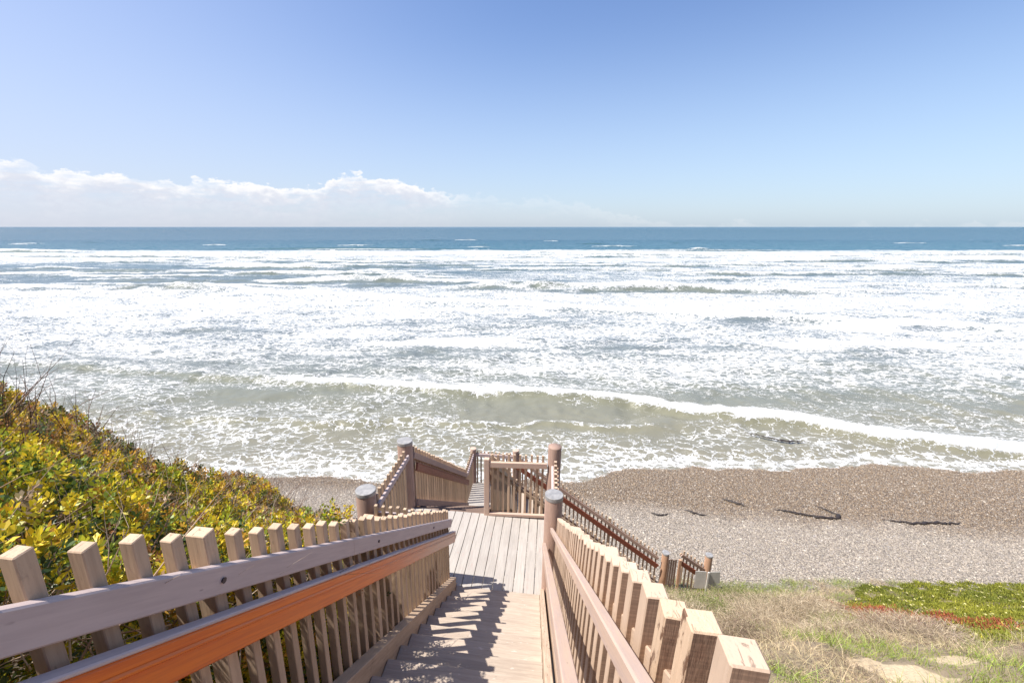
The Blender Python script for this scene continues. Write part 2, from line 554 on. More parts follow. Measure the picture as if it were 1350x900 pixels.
def sea_fields(X, Y):
    fan = np.clip(Y / 30, .5, 8)
    wob = (fbm(X * .35, Y * .2, 4, 21) - .5)
    e = np.interp(X, EDGE[:, 0], EDGE[:, 1]) + (fbm(X * .45, Y * 0, 4, 44) - .5) * 1.6
    off = Y - e                                         # metres beyond the water's edge
    shallow = ss(0, 6, off)
    z = np.zeros_like(X)
    # swell and chop
    z += shallow * .10 * np.sin((Y + 3 * wob * 4) * 2 * pi / 7.5 + 3 * fbm(X * .05, Y * .05, 2, 9) * 6)
    z += shallow * .24 * (fbm(X * .22, Y * .55, 4, 61) - .5)
    z += shallow * .10 * (fbm(X * 1.1, Y * 2.0, 3, 62) - .5)
    z += ss(0, 1.5, off) * .03 * (fbm(X * 4, Y * 5, 2, 63) - .5)
    Yw = Y * (1 + ss(60, 120, Y) * .16 * (fbm(X * .012 + 9, Y * .004, 4, 95) - .5))
    foam = np.interp(Yw, [19, 21.3, 22.5, 25, 28.5, 31, 32.5, 36, 45, 52, 58, 66, 74, 84, 90, 100, 125, 150, 160, 190, 225, 240, 262, 400],
                     [.58, .42, .26, .16, .12, .22, .44, .50, .52, .54, .60, .72, .84, .70, .46, .38, .42, .52, .70, .86, .82, .48, .08, .0])
    # lateral differences
    foam += .10 * ss(-4, -16, X) * ss(22, 24, Y) * ss(32, 30, Y)
    foam += .16 * np.exp(-((X - 8) / 4) ** 2) * np.exp(-((Y - 22) / 2.0) ** 2)
    foam -= .16 * np.exp(-((X - 1 + (Y - 26)) / 5) ** 2) * ss(23, 25, Y) * ss(30, 29, Y)
    mid = ss(84, 92, Y) * ss(160, 145, Y)
    foam += mid * (.22 * ss(0, 50, X) - .28 * ss(10, -60, X))
    foam += (fbm(X * .06 / 1, Y * .16, 4, 71) - .5) * .85 * ss(31, 36, Y) * ss(300, 200, Y)
    foam += (fbm(X * .3, Y * .5, 3, 72) - .5) * .35
    foam += (fbm(X * .16 + Y * .1, Y * .33, 4, 73) - .5) * .8 * ss(21.5, 24, Y) * ss(36, 30, Y)
    tint = np.zeros_like(X)                              # olive, thin water in standing faces
    # first breaker
    yb = np.interp(X, B1[:, 0], B1[:, 1]) + (fbm(X * .30, X * 0, 3, 81) - .5) * 1.3
    amp = .50 * (1 - .45 * ss(-14, -30, X))
    h, dd = crest(X, Y, yb, amp, .75, 2.2)
    z += h
    tk = .40 + .35 * fbm(X * .8, X * 0 + 3, 3, 82) + .25 * ss(10, 26, X)
    lip = ss(-tk, -tk * .45, dd) * ss(tk * 1.9, tk * .5, dd) * (1 - .80 * ss(-14, -20, X))
    foam = np.where((dd > -1.5) & (dd < 0), foam * .55, foam)
    foam = np.maximum(foam, lip * 1.25)
    tint += np.exp(-((dd + .6) / .5) ** 2) * .8
    # small second ripple inside it
    yb3 = 25.6 - .02 * X + (fbm(X * .22, X * 0, 3, 83) - .5) * 3
    h, dd = crest(X, Y, yb3, .16 * ss(14, 8, X), .35, .8)
    z += h
    foam = np.maximum(foam, .48 * np.exp(-((dd - .1) / .22) ** 2) * ss(14, 6, X))
    tint += .6 * np.exp(-((dd + .4) / .5) ** 2) * ss(14, 6, X)
    # long white front
    yb2 = np.interp(X, B2[:, 0], B2[:, 1]) + (fbm(X * .12, X * 0, 4, 84) - .5) * 5
    h, dd = crest(X, Y, yb2, .45, 1.2, 6)
    z += h
    foam = np.maximum(foam, 1.2 * ss(-1.4, .2, dd) * ss(9, 2.0, dd + 4 * (fbm(X * .2, Y * .4, 3, 96) - .5)))
    # broken crests farther out
    r = np.random.default_rng(5)
    for k in range(125):
        if k < 60:
            y0 = r.uniform(84, 165); L = r.uniform(8, 34); H = r.uniform(.35, .85)
        elif k < 78:
            y0 = r.uniform(165, 250); L = r.uniform(15, 70); H = r.uniform(.5, 1.1)
        elif k >= 95:
            y0 = r.uniform(86, 160) if k % 2 else r.uniform(38, 66); L = r.uniform(3, 14); H = r.uniform(.15, .45) * (1.3 if k % 2 else .45)
        else:
            y0 = r.uniform(250, 420); L = r.uniform(4, 16); H = r.uniform(.4, .9)
        x0 = r.uniform(-1.15, 1.35) * y0
        sl = r.uniform(-.08, .04)
        lo = np.searchsorted(Y[:, 0], y0 - 14); hi = np.searchsorted(Y[:, 0], y0 + 20)
        if hi <= lo: continue
        xs_, ys_ = X[lo:hi], Y[lo:hi]
        ybk = y0 + sl * (xs_ - x0) + (fbm(xs_ * .15, xs_ * 0, 3, 200 + k) - .5) * 4
        env = np.exp(-((xs_ - x0) / L) ** 2)
        h, dd = crest(xs_, ys_, ybk, H * env, 1.3, 3.2)
        z[lo:hi] += h
        f = ss(-.9 - H, .1, dd) * ss(4.2, 1.2, dd) * env
        if k % 3 and (y0 > 80 or k % 4 == 0): foam[lo:hi] = np.maximum(foam[lo:hi], np.minimum(1.15, f * 1.6) * ss(.15, .5, env))
        foam[lo:hi] -= (.5 if y0 > 80 else .10) * env * np.exp(-((dd + 2.3) / 1.4) ** 2) * (y0 < 240)
        tint[lo:hi] += env * np.exp(-((dd + 1.4) / 1.2) ** 2) * (.6 if y0 > 80 else .2)
    foam = np.where(Y > 235, np.minimum(foam, np.where(foam > .55, foam, .0)), foam)
    # thin swash film: foam hem on the stones
    hem = np.exp(-((off - .25) / .28) ** 2)
    foam = np.maximum(foam, hem * .95)
    foam = np.where(off < -.05, .62 + .5 * (fbm(X * 2, Y * 3, 3, 91) - .5), foam)
    return z, np.clip(foam, 0, 1.2), off, tint, e


yy = [18.6]
while yy[-1] < 430:
    yy.append(yy[-1] * 1.0042)
yy = np.array(yy)
tt = np.linspace(-1.5, 1.65, 620)
Xs = tt[None, :] * (yy[:, None] + 3)
Ys = np.repeat(yy[:, None], len(tt), 1)
zz, foam, off, tint, edg = sea_fields(Xs, Ys)
gz = np.interp(Ys, [18, 20.3, 24, 40, 400], [-12.05, -12.4, -13.1, -15, -25])
zz = zz + SEA + .06
# lift film just above the stones near its edge, sink behind it
k_ = ss(-.5, 1.6, off)
zz = (gz + .03 + .07 * np.clip(off, -4, 1)) * (1 - k_) + np.maximum(zz, gz + .08) * k_
sx, sy = unshore(Xs, Ys)


def sea_mat():
    m, n, b = material('surf_water')
    pos = n.new('ShaderNodeNewGeometry').outputs['Position']
    p = n.mapping(pos, rot=(0, 0, -YAW))
    s = n.new('ShaderNodeSeparateXYZ'); n.put(s.inputs[0], p)
    X, Y, Z = s.outputs
    fo = n.new('ShaderNodeAttribute'); fo.attribute_name = 'foam'
    ti = n.new('ShaderNodeAttribute'); ti.attribute_name = 'tint'
    dens, tin = fo.outputs['Fac'], ti.outputs['Fac']
    lane = n.noise(n.mapping(p, (.10, .55, .1), rot=(0, 0, .05)), .8, 5, .6, .6)
    lane2 = n.noise(n.mapping(p, (.35, 1.3, .1), rot=(0, 0, -.25)), .7, 4, .6, .8)
    on = n.math('MULTIPLY', n.map(Y, 28, 36), n.math('MULTIPLY', n.map(Y, 260, 190), n.map(dens, .9, .7)))
    dens = n.math('ADD', dens, n.math('MULTIPLY', on, n.math('ADD', n.math('MULTIPLY', n.math('SUBTRACT', lane, .5), 1.5), n.math('MULTIPLY', n.math('SUBTRACT', lane2, .5), .7))), clamp=False)
    dens = n.math('MAXIMUM', dens, 0)
    wv = n.vmath('SUBTRACT', n.noise(p, .9, 4, .6, out=1), (.5, .5, .5))
    sc1 = n.new('ShaderNodeVectorMath', operation='SCALE'); n.put(sc1.inputs[0], wv); sc1.inputs['Scale'].default_value = 1.5
    q = n.vmath('ADD', n.mapping(p, (.55, 1.0, .2)), sc1.outputs[0])
    v1 = n.voro(q, 1.9, 'DISTANCE_TO_EDGE')
    v2 = n.voro(q, 5.2, 'DISTANCE_TO_EDGE')
    nf = n.noise(n.mapping(p, (.45, 1.0, .2)), .42, 9, .66, .4)
    nn = n.noise(n.mapping(p, (.5, 1.0, .2)), 3.2, 6, .62, .8)
    l1 = n.map(v1, 0, .26, 1, 0)
    l2 = n.map(v2, 0, .28, 1, 0)
    val = n.math('ADD', n.math('MULTIPLY', l1, .34), n.math('MULTIPLY', l2, .17))
    val = n.math('ADD', val, n.math('MULTIPLY', n.map(nf, .28, .72, smooth=False), .26))
    val = n.math('ADD', val, n.math('MULTIPLY', n.map(nn, .28, .72, smooth=False), .31))
    mid = n.map(Y, 27, 40)
    valn = n.math('ADD', n.math('MULTIPLY', n.map(v1, 0, .15, 1, 0), .44), n.math('MULTIPLY', n.map(v2, 0, .22, 1, 0), .20))
    valn = n.math('ADD', valn, n.math('MULTIPLY', n.map(nf, .28, .72, smooth=False), .24))
    valn = n.math('ADD', valn, n.math('MULTIPLY', n.map(nn, .28, .72, smooth=False), .18))
    valn = n.math('ADD', valn, .12)
    mv = n.new('ShaderNodeMix', data_type='FLOAT'); n.put(mv.inputs[0], mid); n.put(mv.inputs[2], valn); n.put(mv.inputs[3], val)
    val = mv.outputs[0]
    thr = n.math('SUBTRACT', .87, n.math('MULTIPLY', dens, .50))
    f = n.map(n.math('SUBTRACT', val, thr), n.map(mid, 0, 1, -.05, -.12), n.map(mid, 0, 1, .13, .20))
    f = n.math('MAXIMUM', f, n.map(dens, .95, 1.15))
    f = n.math('MULTIPLY', f, n.map(dens, .02, .16))
    # body colour
    far = n.ramp(n.map(Y, 18, 420, smooth=False), [(0, (.20, .185, .14)), (.02, (.19, .185, .14)), (.035, (.165, .175, .145)), (.07, (.14, .165, .17)), (.20, (.12, .16, .175)), (.45, (.085, .15, .175)), (.60, (.035, .115, .15)), (1, (.017, .08, .12))])
    wc = n.mix(n.math('MULTIPLY', tin, .45, clamp=True), far, (.185, .18, .105))
    thin = n.map(n.noise(p, .35, 5, .6), .35, .7)
    wc = n.mix(n.math('MULTIPLY', thin, .3), wc, n.mix(1, wc, (1.35, 1.3, 1.25), 'MULTIPLY'))
    veil = n.map(n.math('SUBTRACT', val, thr), -.26, .05, 0, n.map(mid, 0, 1, .45, .75))
    wc = n.mix(n.math('MULTIPLY', veil, n.map(dens, .1, .4)), wc, (.50, .50, .48))
    fc = n.mix(n.map(nn, .35, .6), (.42, .435, .44), (.68, .67, .65))
    fc = n.mix(n.map(nf, .36, .54, .30, 0), fc, (.38, .41, .43))
    n.put(b.inputs['Base Color'], n.mix(f, wc, fc))
    n.put(b.inputs['Roughness'], n.math('ADD', .22, n.math('MULTIPLY', f, .6)))
    b.inputs['IOR'].default_value = 1.33
    n.put(b.inputs['Specular IOR Level'], n.map(f, 0, 1, .5, .15))
    rip = n.noise(n.mapping(p, (.6, 1.2, 1)), 3.0, 6, .6, .3)
    ripf = n.noise(n.mapping(p, (.16, .5, 1)), 1.0, 8, .7, .3)
    h = n.math('ADD', n.math('MULTIPLY', rip, .12), n.math('MULTIPLY', f, .06))
    h = n.math('ADD', h, n.math('MULTIPLY', ripf, n.map(Y, 40, 1500, .1, 9, smooth=False)))
    n.put(b.inputs['Normal'], n.bump(h, .8, .5))
    return m


SEAM = sea_mat()
me = grid_mesh('surf', sx, sy, zz, SEAM)
a = me.attributes.new('foam', 'FLOAT', 'POINT'); a.data.foreach_set('value', foam.ravel().astype(np.float32))
a = me.attributes.new('tint', 'FLOAT', 'POINT'); a.data.foreach_set('value', np.clip(tint, 0, 1).ravel().astype(np.float32))
tag(link('sea', me), 'white foaming surf rolling in towards the cobble beach', 'sea', kind='structure')
# open ocean out to the horizon, and the wide flanks
xo = np.concatenate([-np.geomspace(60000, 600, 24), np.linspace(-560, 620, 60), np.geomspace(660, 60000, 24)])
yo = np.geomspace(yy[-1] - .6, 40000, 90)
Xo, Yo = np.meshgrid(xo, yo)
ox, oy = unshore(Xo, Yo)
oz = np.full_like(Xo, SEA + .06) + .5 * (fbm(Xo * .02, Yo * .05, 3, 90) - .5) * np.clip((Yo - yy[-1]) / 40, 0, 1)
me = grid_mesh('ocean', ox, oy, oz, SEAM)
a = me.attributes.new('foam', 'FLOAT', 'POINT'); a.data.foreach_set('value', np.zeros(Xo.size, np.float32))
a = me.attributes.new('tint', 'FLOAT', 'POINT'); a.data.foreach_set('value', np.zeros(Xo.size, np.float32))
tag(link('ocean', me), 'open blue ocean stretching from behind the surf to the horizon', 'ocean', kind='structure')


# ------------------------------------------------------------------ cobbles (geometry nodes)
def pebble_mat():
    m, n, b = material('cobble_stone')
    pos = n.new('ShaderNodeNewGeometry').outputs['Position']
    info = n.new('ShaderNodeObjectInfo').outputs['Random']
    p = n.mapping(pos, rot=(0, 0, -YAW))
    s = n.new('ShaderNodeSeparateXYZ'); n.put(s.inputs[0], p)
    X, Y, Z = s.outputs
    c = n.ramp(info, [(0, (.12, .10, .085)), (.16, (.21, .175, .14)), (.3, (.37, .30, .23)), (.45, (.26, .23, .19)), (.6, (.43, .35, .265)), (.74, (.21, .175, .145)), (.88, (.50, .42, .33)), (1, (.58, .52, .44))])
    c = n.mix(.22, c, (.36, .335, .30))
    c = n.mix(n.map(n.noise(pos, 60, 3), .4, .7, 0, .3), c, (.28, .24, .2))
    wl = n.math('ADD', n.math('SUBTRACT', 17.0, n.math('MULTIPLY', X, .125)), n.math('MULTIPLY', n.math('SUBTRACT', n.noise(pos, .5, 4), .5), 2.5))
    wet = n.map(n.math('SUBTRACT', Y, wl), -.9, 1.1)
    c = n.mix(n.math('MULTIPLY', wet, n.map(n.math('FRACT', n.math('MULTIPLY', info, 7.3)), .1, .6, .15, 1.0)), c, n.mix(1, c, (.66, .54, .40), 'MULTIPLY'))
    n.put(b.inputs['Base Color'], c)
    n.put(b.inputs['Roughness'], n.map(wet, 0, 1, .8, .32))
    return m


def scatter_nodes(name, density, smin, smax, mat, seed):
    g = bpy.data.node_groups.new(name, 'GeometryNodeTree')
    g.interface.new_socket('Geometry', in_out='INPUT', socket_type='NodeSocketGeometry')
    g.interface.new_socket('Geometry', in_out='OUTPUT', socket_type='NodeSocketGeometry')
    N = g.nodes; Lk = g.links
    gi = N.new('NodeGroupInput'); go = N.new('NodeGroupOutput')
    dp = N.new('GeometryNodeDistributePointsOnFaces')
    dp.inputs['Density'].default_value = density
    dp.inputs['Seed'].default_value = seed
    ico = N.new('GeometryNodeMeshIcoSphere'); ico.inputs['Radius'].default_value = .5; ico.inputs['Subdivisions'].default_value = 2
    sm = N.new('GeometryNodeSetShadeSmooth')
    st = N.new('GeometryNodeSetMaterial'); st.inputs['Material'].default_value = mat
    ip = N.new('GeometryNodeInstanceOnPoints')
    rr = N.new('FunctionNodeRandomValue'); rr.data_type = 'FLOAT_VECTOR'
    rr.inputs[0].default_value = (-.35, -.35, 0); rr.inputs[1].default_value = (.35, .35, 6.28)
    rs = N.new('FunctionNodeRandomValue'); rs.data_type = 'FLOAT_VECTOR'
    rs.inputs[0].default_value = (smin, smin * .75, smin * .45); rs.inputs[1].default_value = (smax, smax * .75, smax * .5)
    Lk.new(gi.outputs[0], dp.inputs['Mesh'])
    Lk.new(ico.outputs[0], sm.inputs[0]); Lk.new(sm.outputs[0], st.inputs[0])
    Lk.new(dp.outputs['Points'], ip.inputs['Points']); Lk.new(st.outputs[0], ip.inputs['Instance'])
    Lk.new(rr.outputs[0], ip.inputs['Rotation']); Lk.new(rs.outputs[0], ip.inputs['Scale'])
    Lk.new(ip.outputs[0], go.inputs[0])
    return g


PEB = pebble_mat()
for nm, (x0, x1, y0, y1), dens, s0, s1, lab in [
    ('cobbles', (-17, 29, 11.7, 21.3), 620, .022, .056, 'loose rounded grey and tan cobbles covering the beach'),
    ('large_cobbles', (-17, 29, 11.7, 21.0), 24, .06, .12, 'bigger rounded stones lying among the small cobbles of the beach')]:
    Xp, Yp = np.meshgrid(np.linspace(x0, x1, 80), np.linspace(y0, y1, 30))
    px_, py_ = unshore(Xp, Yp)
    o = link(nm, grid_mesh(nm, px_, py_, ground_z(px_, py_) + .005, PEB))
    md = o.modifiers.new('scatter', 'NODES'); md.node_group = scatter_nodes(nm, dens, s0, s1, PEB, 3 if dens > 100 else 9)
    tag(o, lab, 'cobbles', kind='stuff')


# ------------------------------------------------------------------ staircase parts
S = .70                                                    # slope of every flight
def line_z(y): return -.36 - S * y                         # top of the rail, upper flight
def tread_z(y): return -1.465 - S * y                      # nosing line


def fence(label, A, B, n, spacing=.125, name='picket_fence', drop=1.02, above=.125, pw=.042, pd=.045,
          rail=(.04, .10), rail_mat=None, mat=None, handrail=None, hr_drop=.21, hr_h=.12, hr_ext=(0, 0), hr_off=.028,
          bottom=None, outer=True, posts=(), post=(.065, .09), jitter=.012, group=None, skip=(0, 0), flat_bottom=None,
          peel=(), bolts=False, kick=None, lean=0., cat='fence'):
    """A->B top edge of the top rail (centre line), n: horizontal unit vector from rail towards the pickets"""
    A, B, n = Vector(A), Vector(B), Vector(n).normalized()
    mat = mat or TAN; rail_mat = rail_mat or MAUVE
    root = thing(name, (A.x, A.y, A.z - 1.07), label, cat, group)
    D = B - A
    Lh = Vector((D.x, D.y, 0)).length
    h = Vector((D.x, D.y, 0)) / Lh
    upv = (Vector((0, 0, 1)) - D.normalized() * D.normalized().z).normalized()
    off = n * (rail[0] / 2 + pd / 2 + .001)
    timber('top_rail', A - upv * rail[1] / 2, B - upv * rail[1] / 2, rail[0], rail[1], rail_mat, root, side=n, bev=.005)
    if outer:
        o2 = n * (rail[0] / 2 + pd + .016 + .002)
        timber('outer_rail', A + o2 - upv * .065, B + o2 - upv * .065, .03, .085, mat, root, side=n)
    k = 0
    t = spacing * .5 + skip[0]
    rr = random.Random(int(abs(A.x * 991 + A.y * 313 + B.x * 77) * 10))
    while t < Lh - skip[1] - spacing * .3:
        P = A + D * (t / Lh) + off
        ispost = any(abs(t - q) < spacing * .5 for q in posts)
        w_, d_ = (post[0], post[1]) if ispost else (pw, pd)
        PP = P + (n * ((d_ - pd) / 2))
        top = PP + Vector((0, 0, above + (0.01 if ispost else rr.uniform(-jitter, jitter)) + (.0))) + n * lean
        bz = P.z - drop if flat_bottom is None else max(flat_bottom, P.z - drop)
        bot = Vector((PP.x, PP.y, bz))
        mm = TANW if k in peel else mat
        top += h * rr.uniform(-.004, .004)
        timber('fence_post' if ispost else 'picket', bot, top, d_, w_, mm, root, side=n, bev=.003, roll=0 if ispost else rr.uniform(-.05, .05))
        if bolts and ispost:
            bm = bmesh.new()
            bmesh.ops.create_cone(bm, cap_ends=True, segments=8, radius1=.011, radius2=.008, depth=.008)
            q = A + D * (t / Lh) - upv * rail[1] * .5 - n * (rail[0] / 2 + .003)
            Mx = Matrix.Translation(q) @ n.to_track_quat('Z', 'Y').to_matrix().to_4x4()
            link('bolt', bm_mesh('bolt', bm, BOLT), root, Mx)
        k += 1
        t += spacing
    if bottom is not None:
        bd, bh = bottom
        q = -upv * 0 + Vector((0, 0, -bd))
        timber('bottom_rail', A + q - n * .012, B + q - n * .012, .055 if kick is None else kick, bh, rail_mat if kick is None else mat, root, side=n, bev=.004)
    if handrail:
        e0 = A - D.normalized() * hr_ext[0]; e1 = B + D.normalized() * hr_ext[1]
        q = Vector((0, 0, -hr_drop)) - n * (rail[0] / 2 + hr_off)
        hr = timber('handrail', e0 + q - upv * hr_h / 2, e1 + q - upv * hr_h / 2, .036, hr_h, handrail, root, side=n, bev=.006)
        q2 = Vector((0, 0, -hr_drop)) - n * (rail[0] / 2 + hr_off - .006)
        c_ = timber('rail_cap', e0 + q2 + upv * .008, e1 + q2 + upv * .008, .05, .014, MAUVE if handrail is VARN else handrail, None, side=n, bev=.004)
        reparent(c_, hr)
        if handrail is VARN:
            q3 = Vector((0, 0, -hr_drop)) - n * (rail[0] / 2 + hr_off + .019)
            c_ = timber('moulding', e0 + q3 - upv * .042, e1 + q3 - upv * .042, .012, .016, handrail, None, side=n, bev=.005)
            reparent(c_, hr)
    return root


def reparent(o, p):
    W = Matrix.Identity(4); ch = []
    q = p
    while q is not None:
        ch.append(q); q = q.parent
    for q in reversed(ch): W = W @ q.matrix_basis
    M = o.matrix_basis.copy()
    o.parent = p
    o.matrix_basis = W.inverted() @ M


def round_post(x, y, ztop, r, label, cap='zinc', zbot=None, mat=None, group=None):
    zbot = float(ground_z(x, y)) - .3 if zbot is None else zbot
    root = thing('round_post', (x, y, zbot), label, 'post', group)
    bm = bmesh.new()
    N = 28; H = ztop - zbot
    prof = [(r * 1.01, 0), (r, H * .5), (r * .985, H - .02), (r * .95, H - .004)]
    rings = []
    for (rr_, zz_) in prof:
        rings.append([bm.verts.new((rr_ * cos(2 * pi * i / N), rr_ * sin(2 * pi * i / N), zz_)) for i in range(N)])
    for a_, b_ in zip(rings[:-1], rings[1:]):
        for i in range(N): bm.faces.new((a_[i], a_[(i + 1) % N], b_[(i + 1) % N], b_[i]))
    bm.faces.new(rings[-1]); bm.faces.new(rings[0][::-1])
    sh = link('shaft', bm_mesh('shaft', bm, mat or PINKZ, True), root, Matrix.Translation((x, y, zbot)))
    if cap:
        bm = bmesh.new()
        R = r * 1.015
        prof = [(R, -.05), (R, 0.0), (R * .985, .006), (R * .6, .011), (R * .2, .013)]
        rings = []
        for (rr_, zz_) in prof:
            rings.append([bm.verts.new((rr_ * cos(2 * pi * i / N), rr_ * sin(2 * pi * i / N), zz_)) for i in range(N)])
        for a_, b_ in zip(rings[:-1], rings[1:]):
            for i in range(N): bm.faces.new((a_[i], a_[(i + 1) % N], b_[(i + 1) % N], b_[i]))
        bm.faces.new(rings[-1])
        bmesh.ops.recalc_face_normals(bm, faces=bm.faces[:])
        cm = bm_mesh('cap', bm, ZINC if cap == 'zinc' else PEACH, True)
        for pl in cm.polygons:
            pl.use_smooth = abs(pl.normal.z) < .5
        link('cap', cm, root, Matrix.Translation((x, y, ztop + .004)))
    return root


def vertwood(name, c1, c2):
    m = wood(name, c1, c2)
    for n in m.node_tree.nodes:
        if n.type == 'MAPPING':
            s_ = n.inputs['Scale'].default_value
            n.inputs['Scale'].default_value = (s_[1] * .4, s_[2] * .4, s_[0])
    return m
PINKZ = vertwood('round_post_paint', (.40, .27, .21), (.34, .225, .18))
ORNZ = vertwood('round_post_orange', (.46, .28, .18), (.38, .23, .15))


def flight(label, name, p0, hdir, sdir, width, ztop, n, run, rise, mat, riser_mat, nosing=.02, thick=.045, strg=(True, True), group=None):
    """p0: outer end (first side) of the top edge; treads step down along hdir, width along sdir"""
    h = Vector((*hdir, 0)).normalized(); s = Vector((*sdir, 0)).normalized()
    root = thing(name, (p0[0], p0[1], ztop), label, 'stairs', group)
    for i in range(n):
        z = ztop - rise * (i + 1)
        for k_ in range(2):
            c0 = Vector((p0[0], p0[1], 0)) + h * (run * i + run * (.25 + .5 * k_) + nosing * .5)
            c0.z = z - thick / 2
            timber('tread', c0, c0 + s * width, run / 2 - .004, thick, mat, root, side=h, bev=.004)
        r0 = Vector((p0[0], p0[1], z + rise / 2 - thick / 2)) + h * (run * i - .012)
        timber('riser', r0 + s * .01, r0 + s * (width - .01), .02, rise - thick, riser_mat, root, side=h, bev=0)
    A = Vector((p0[0], p0[1], ztop - .24)); B = A + h * run * n + Vector((0, 0, -rise * n))
    for q in (0, 1):
        if strg[q]:
            o_ = s * (-.028 if q == 0 else width + .028)
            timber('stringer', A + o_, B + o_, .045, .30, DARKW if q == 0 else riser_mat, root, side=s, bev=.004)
    return root


# ---- upper flight (under the camera down to the first landing)
LZ = -4.93

n_up = 20; run = .28; rise = .196
up = thing('stair_flight', (-1.06, -.65, -1.0), 'weathered timber flight dropping from the viewer to the first landing', 'stairs')
for i in range(n_up):
    ynose = 4.95 - run * i                                # nosing of the tread that lies below the edge
    z = LZ - .003 + rise * i
    for k_ in range(2):
        yc = ynose - run * (.25 + .5 * k_) + .0
        timber('tread', (-1.07, yc + (.006 if k_ == 0 else 0), z - .022), (.105, yc + (.006 if k_ == 0 else 0), z - .022), run / 2 - .003 + (.02 if k_ == 0 else 0), .045, TREAD, up, side=(0, 1, 0), bev=.005)
    timber('riser', (-1.06, ynose - .03, z - rise / 2 - .02), (.10, ynose - .03, z - rise / 2 - .02), .02, rise - .05, TREAD, up, side=(0, 1, 0), bev=0)
timber('stringer', (.135, 4.93, tread_z(4.93) - .05), (.135, -.6, tread_z(-.6) - .05), .055, .24, SANDY, up, side=(1, 0, 0))
timber('stringer', (-1.10, 4.93, tread_z(4.93) - .12), (-1.10, -.6, tread_z(-.6) - .12), .05, .28, TAN, up, side=(1, 0, 0))

fence('fence left of the upper stairs with bright orange varnished handrail', (-1.115, -.6, line_z(-.6)), (-1.125, 4.93, line_z(4.93)), (-1, 0, 0),
      spacing=.1235, drop=1.22, handrail=VARN, hr_drop=.205, hr_h=.125, hr_ext=(0, .02), bottom=(1.03, .12), kick=.085, posts=(1.79, 3.15, 4.63), skip=(-.02, 0), post=(.052, .075), bolts=True, rail=(.042, .098))
fence('fence right of the upper stairs with pale picket tops, peeling near the viewer', (.2135, .46, line_z(.46)), (.228, 4.93, line_z(4.93)), (1, 0, 0),
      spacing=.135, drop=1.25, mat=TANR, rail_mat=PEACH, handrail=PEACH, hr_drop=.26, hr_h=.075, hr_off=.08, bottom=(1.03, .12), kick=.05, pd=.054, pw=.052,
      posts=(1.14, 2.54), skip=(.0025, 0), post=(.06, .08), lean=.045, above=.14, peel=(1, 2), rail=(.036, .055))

# ---- first landing
ld = thing('landing_deck', (-1.1, 5.8, LZ), 'pale plank landing where the two upper flights meet', 'deck')
ang = radians(-1.2)
bw = .1465
nb = 17
for i in range(nb):
    xc = .19 - bw * (i + .5)
    dyn = 4.955 + .0
    a0 = Vector((xc - .02, 4.955, LZ - .02)); a1 = Vector((xc + .015, 6.60, LZ - .02))
    timber('deck_board', a0, a1, bw - .009, .04, DECK, ld, side=(1, 0, 0), bev=.003)
timber('rim_joist', (-2.35, 6.625, LZ - .12), (.2, 6.625, LZ - .12), .04, .23, DARKW, ld, side=(0, 1, 0))
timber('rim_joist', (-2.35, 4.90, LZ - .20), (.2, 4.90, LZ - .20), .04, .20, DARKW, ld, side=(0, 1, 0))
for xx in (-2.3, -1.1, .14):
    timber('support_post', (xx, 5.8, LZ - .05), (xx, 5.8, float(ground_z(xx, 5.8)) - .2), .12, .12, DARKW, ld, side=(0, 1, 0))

round_post(.245, 5.06, -3.405, .118, 'grey-capped round post at the foot of the right upper rail')
round_post(.30, 6.66, -3.55, .112, 'tall round post at the right end of the gate-like fence, with a pinkish top', cap=None)
round_post(-2.31, 6.66, -3.635, .135, 'tall zinc-capped round post left of the second flight')
round_post(-2.38, 5.10, -3.59, .140, 'zinc-capped round post standing in the shrubs at the landing corner')

fence('short level fence on the left side of the landing between two zinc-capped posts', (-2.25, 5.2, -3.86), (-2.22, 6.55, -3.84), (-1, 0, 0), spacing=.118, drop=1.15, rail=(.04, .09))
fence('short fence closing the shrub side of the landing, seen behind the orange handrail', (-2.24, 5.02, -3.86), (-1.20, 5.0, -3.86), (0, -1, 0), spacing=.105, drop=1.15, rail=(.04, .09))
fence('open picket fence facing the viewer across the far side of the landing', (-.80, 6.585, -3.885), (.18, 6.60, -3.85), (0, 1, 0), spacing=.096, drop=1.12, pw=.038, pd=.038,
      rail=(.05, .10), bottom=(1.02, .05), rail_mat=PEACH, outer=False)
gp = thing('square_post', (-.85, 6.6, LZ), 'square timber post at the left end of the open landing fence', 'post')
timber('shaft', (-.845, 6.595, LZ - .3), (-.845, 6.595, -3.83), .09, .085, PEACH, gp, side=(1, 0, 0), bev=.006)
fence('short fence along the right side of the landing between two round posts', (.25, 5.2, -3.86), (.27, 6.55, -3.86), (1, 0, 0), spacing=.12, drop=1.12, rail=(.04, .09), mat=TANR)

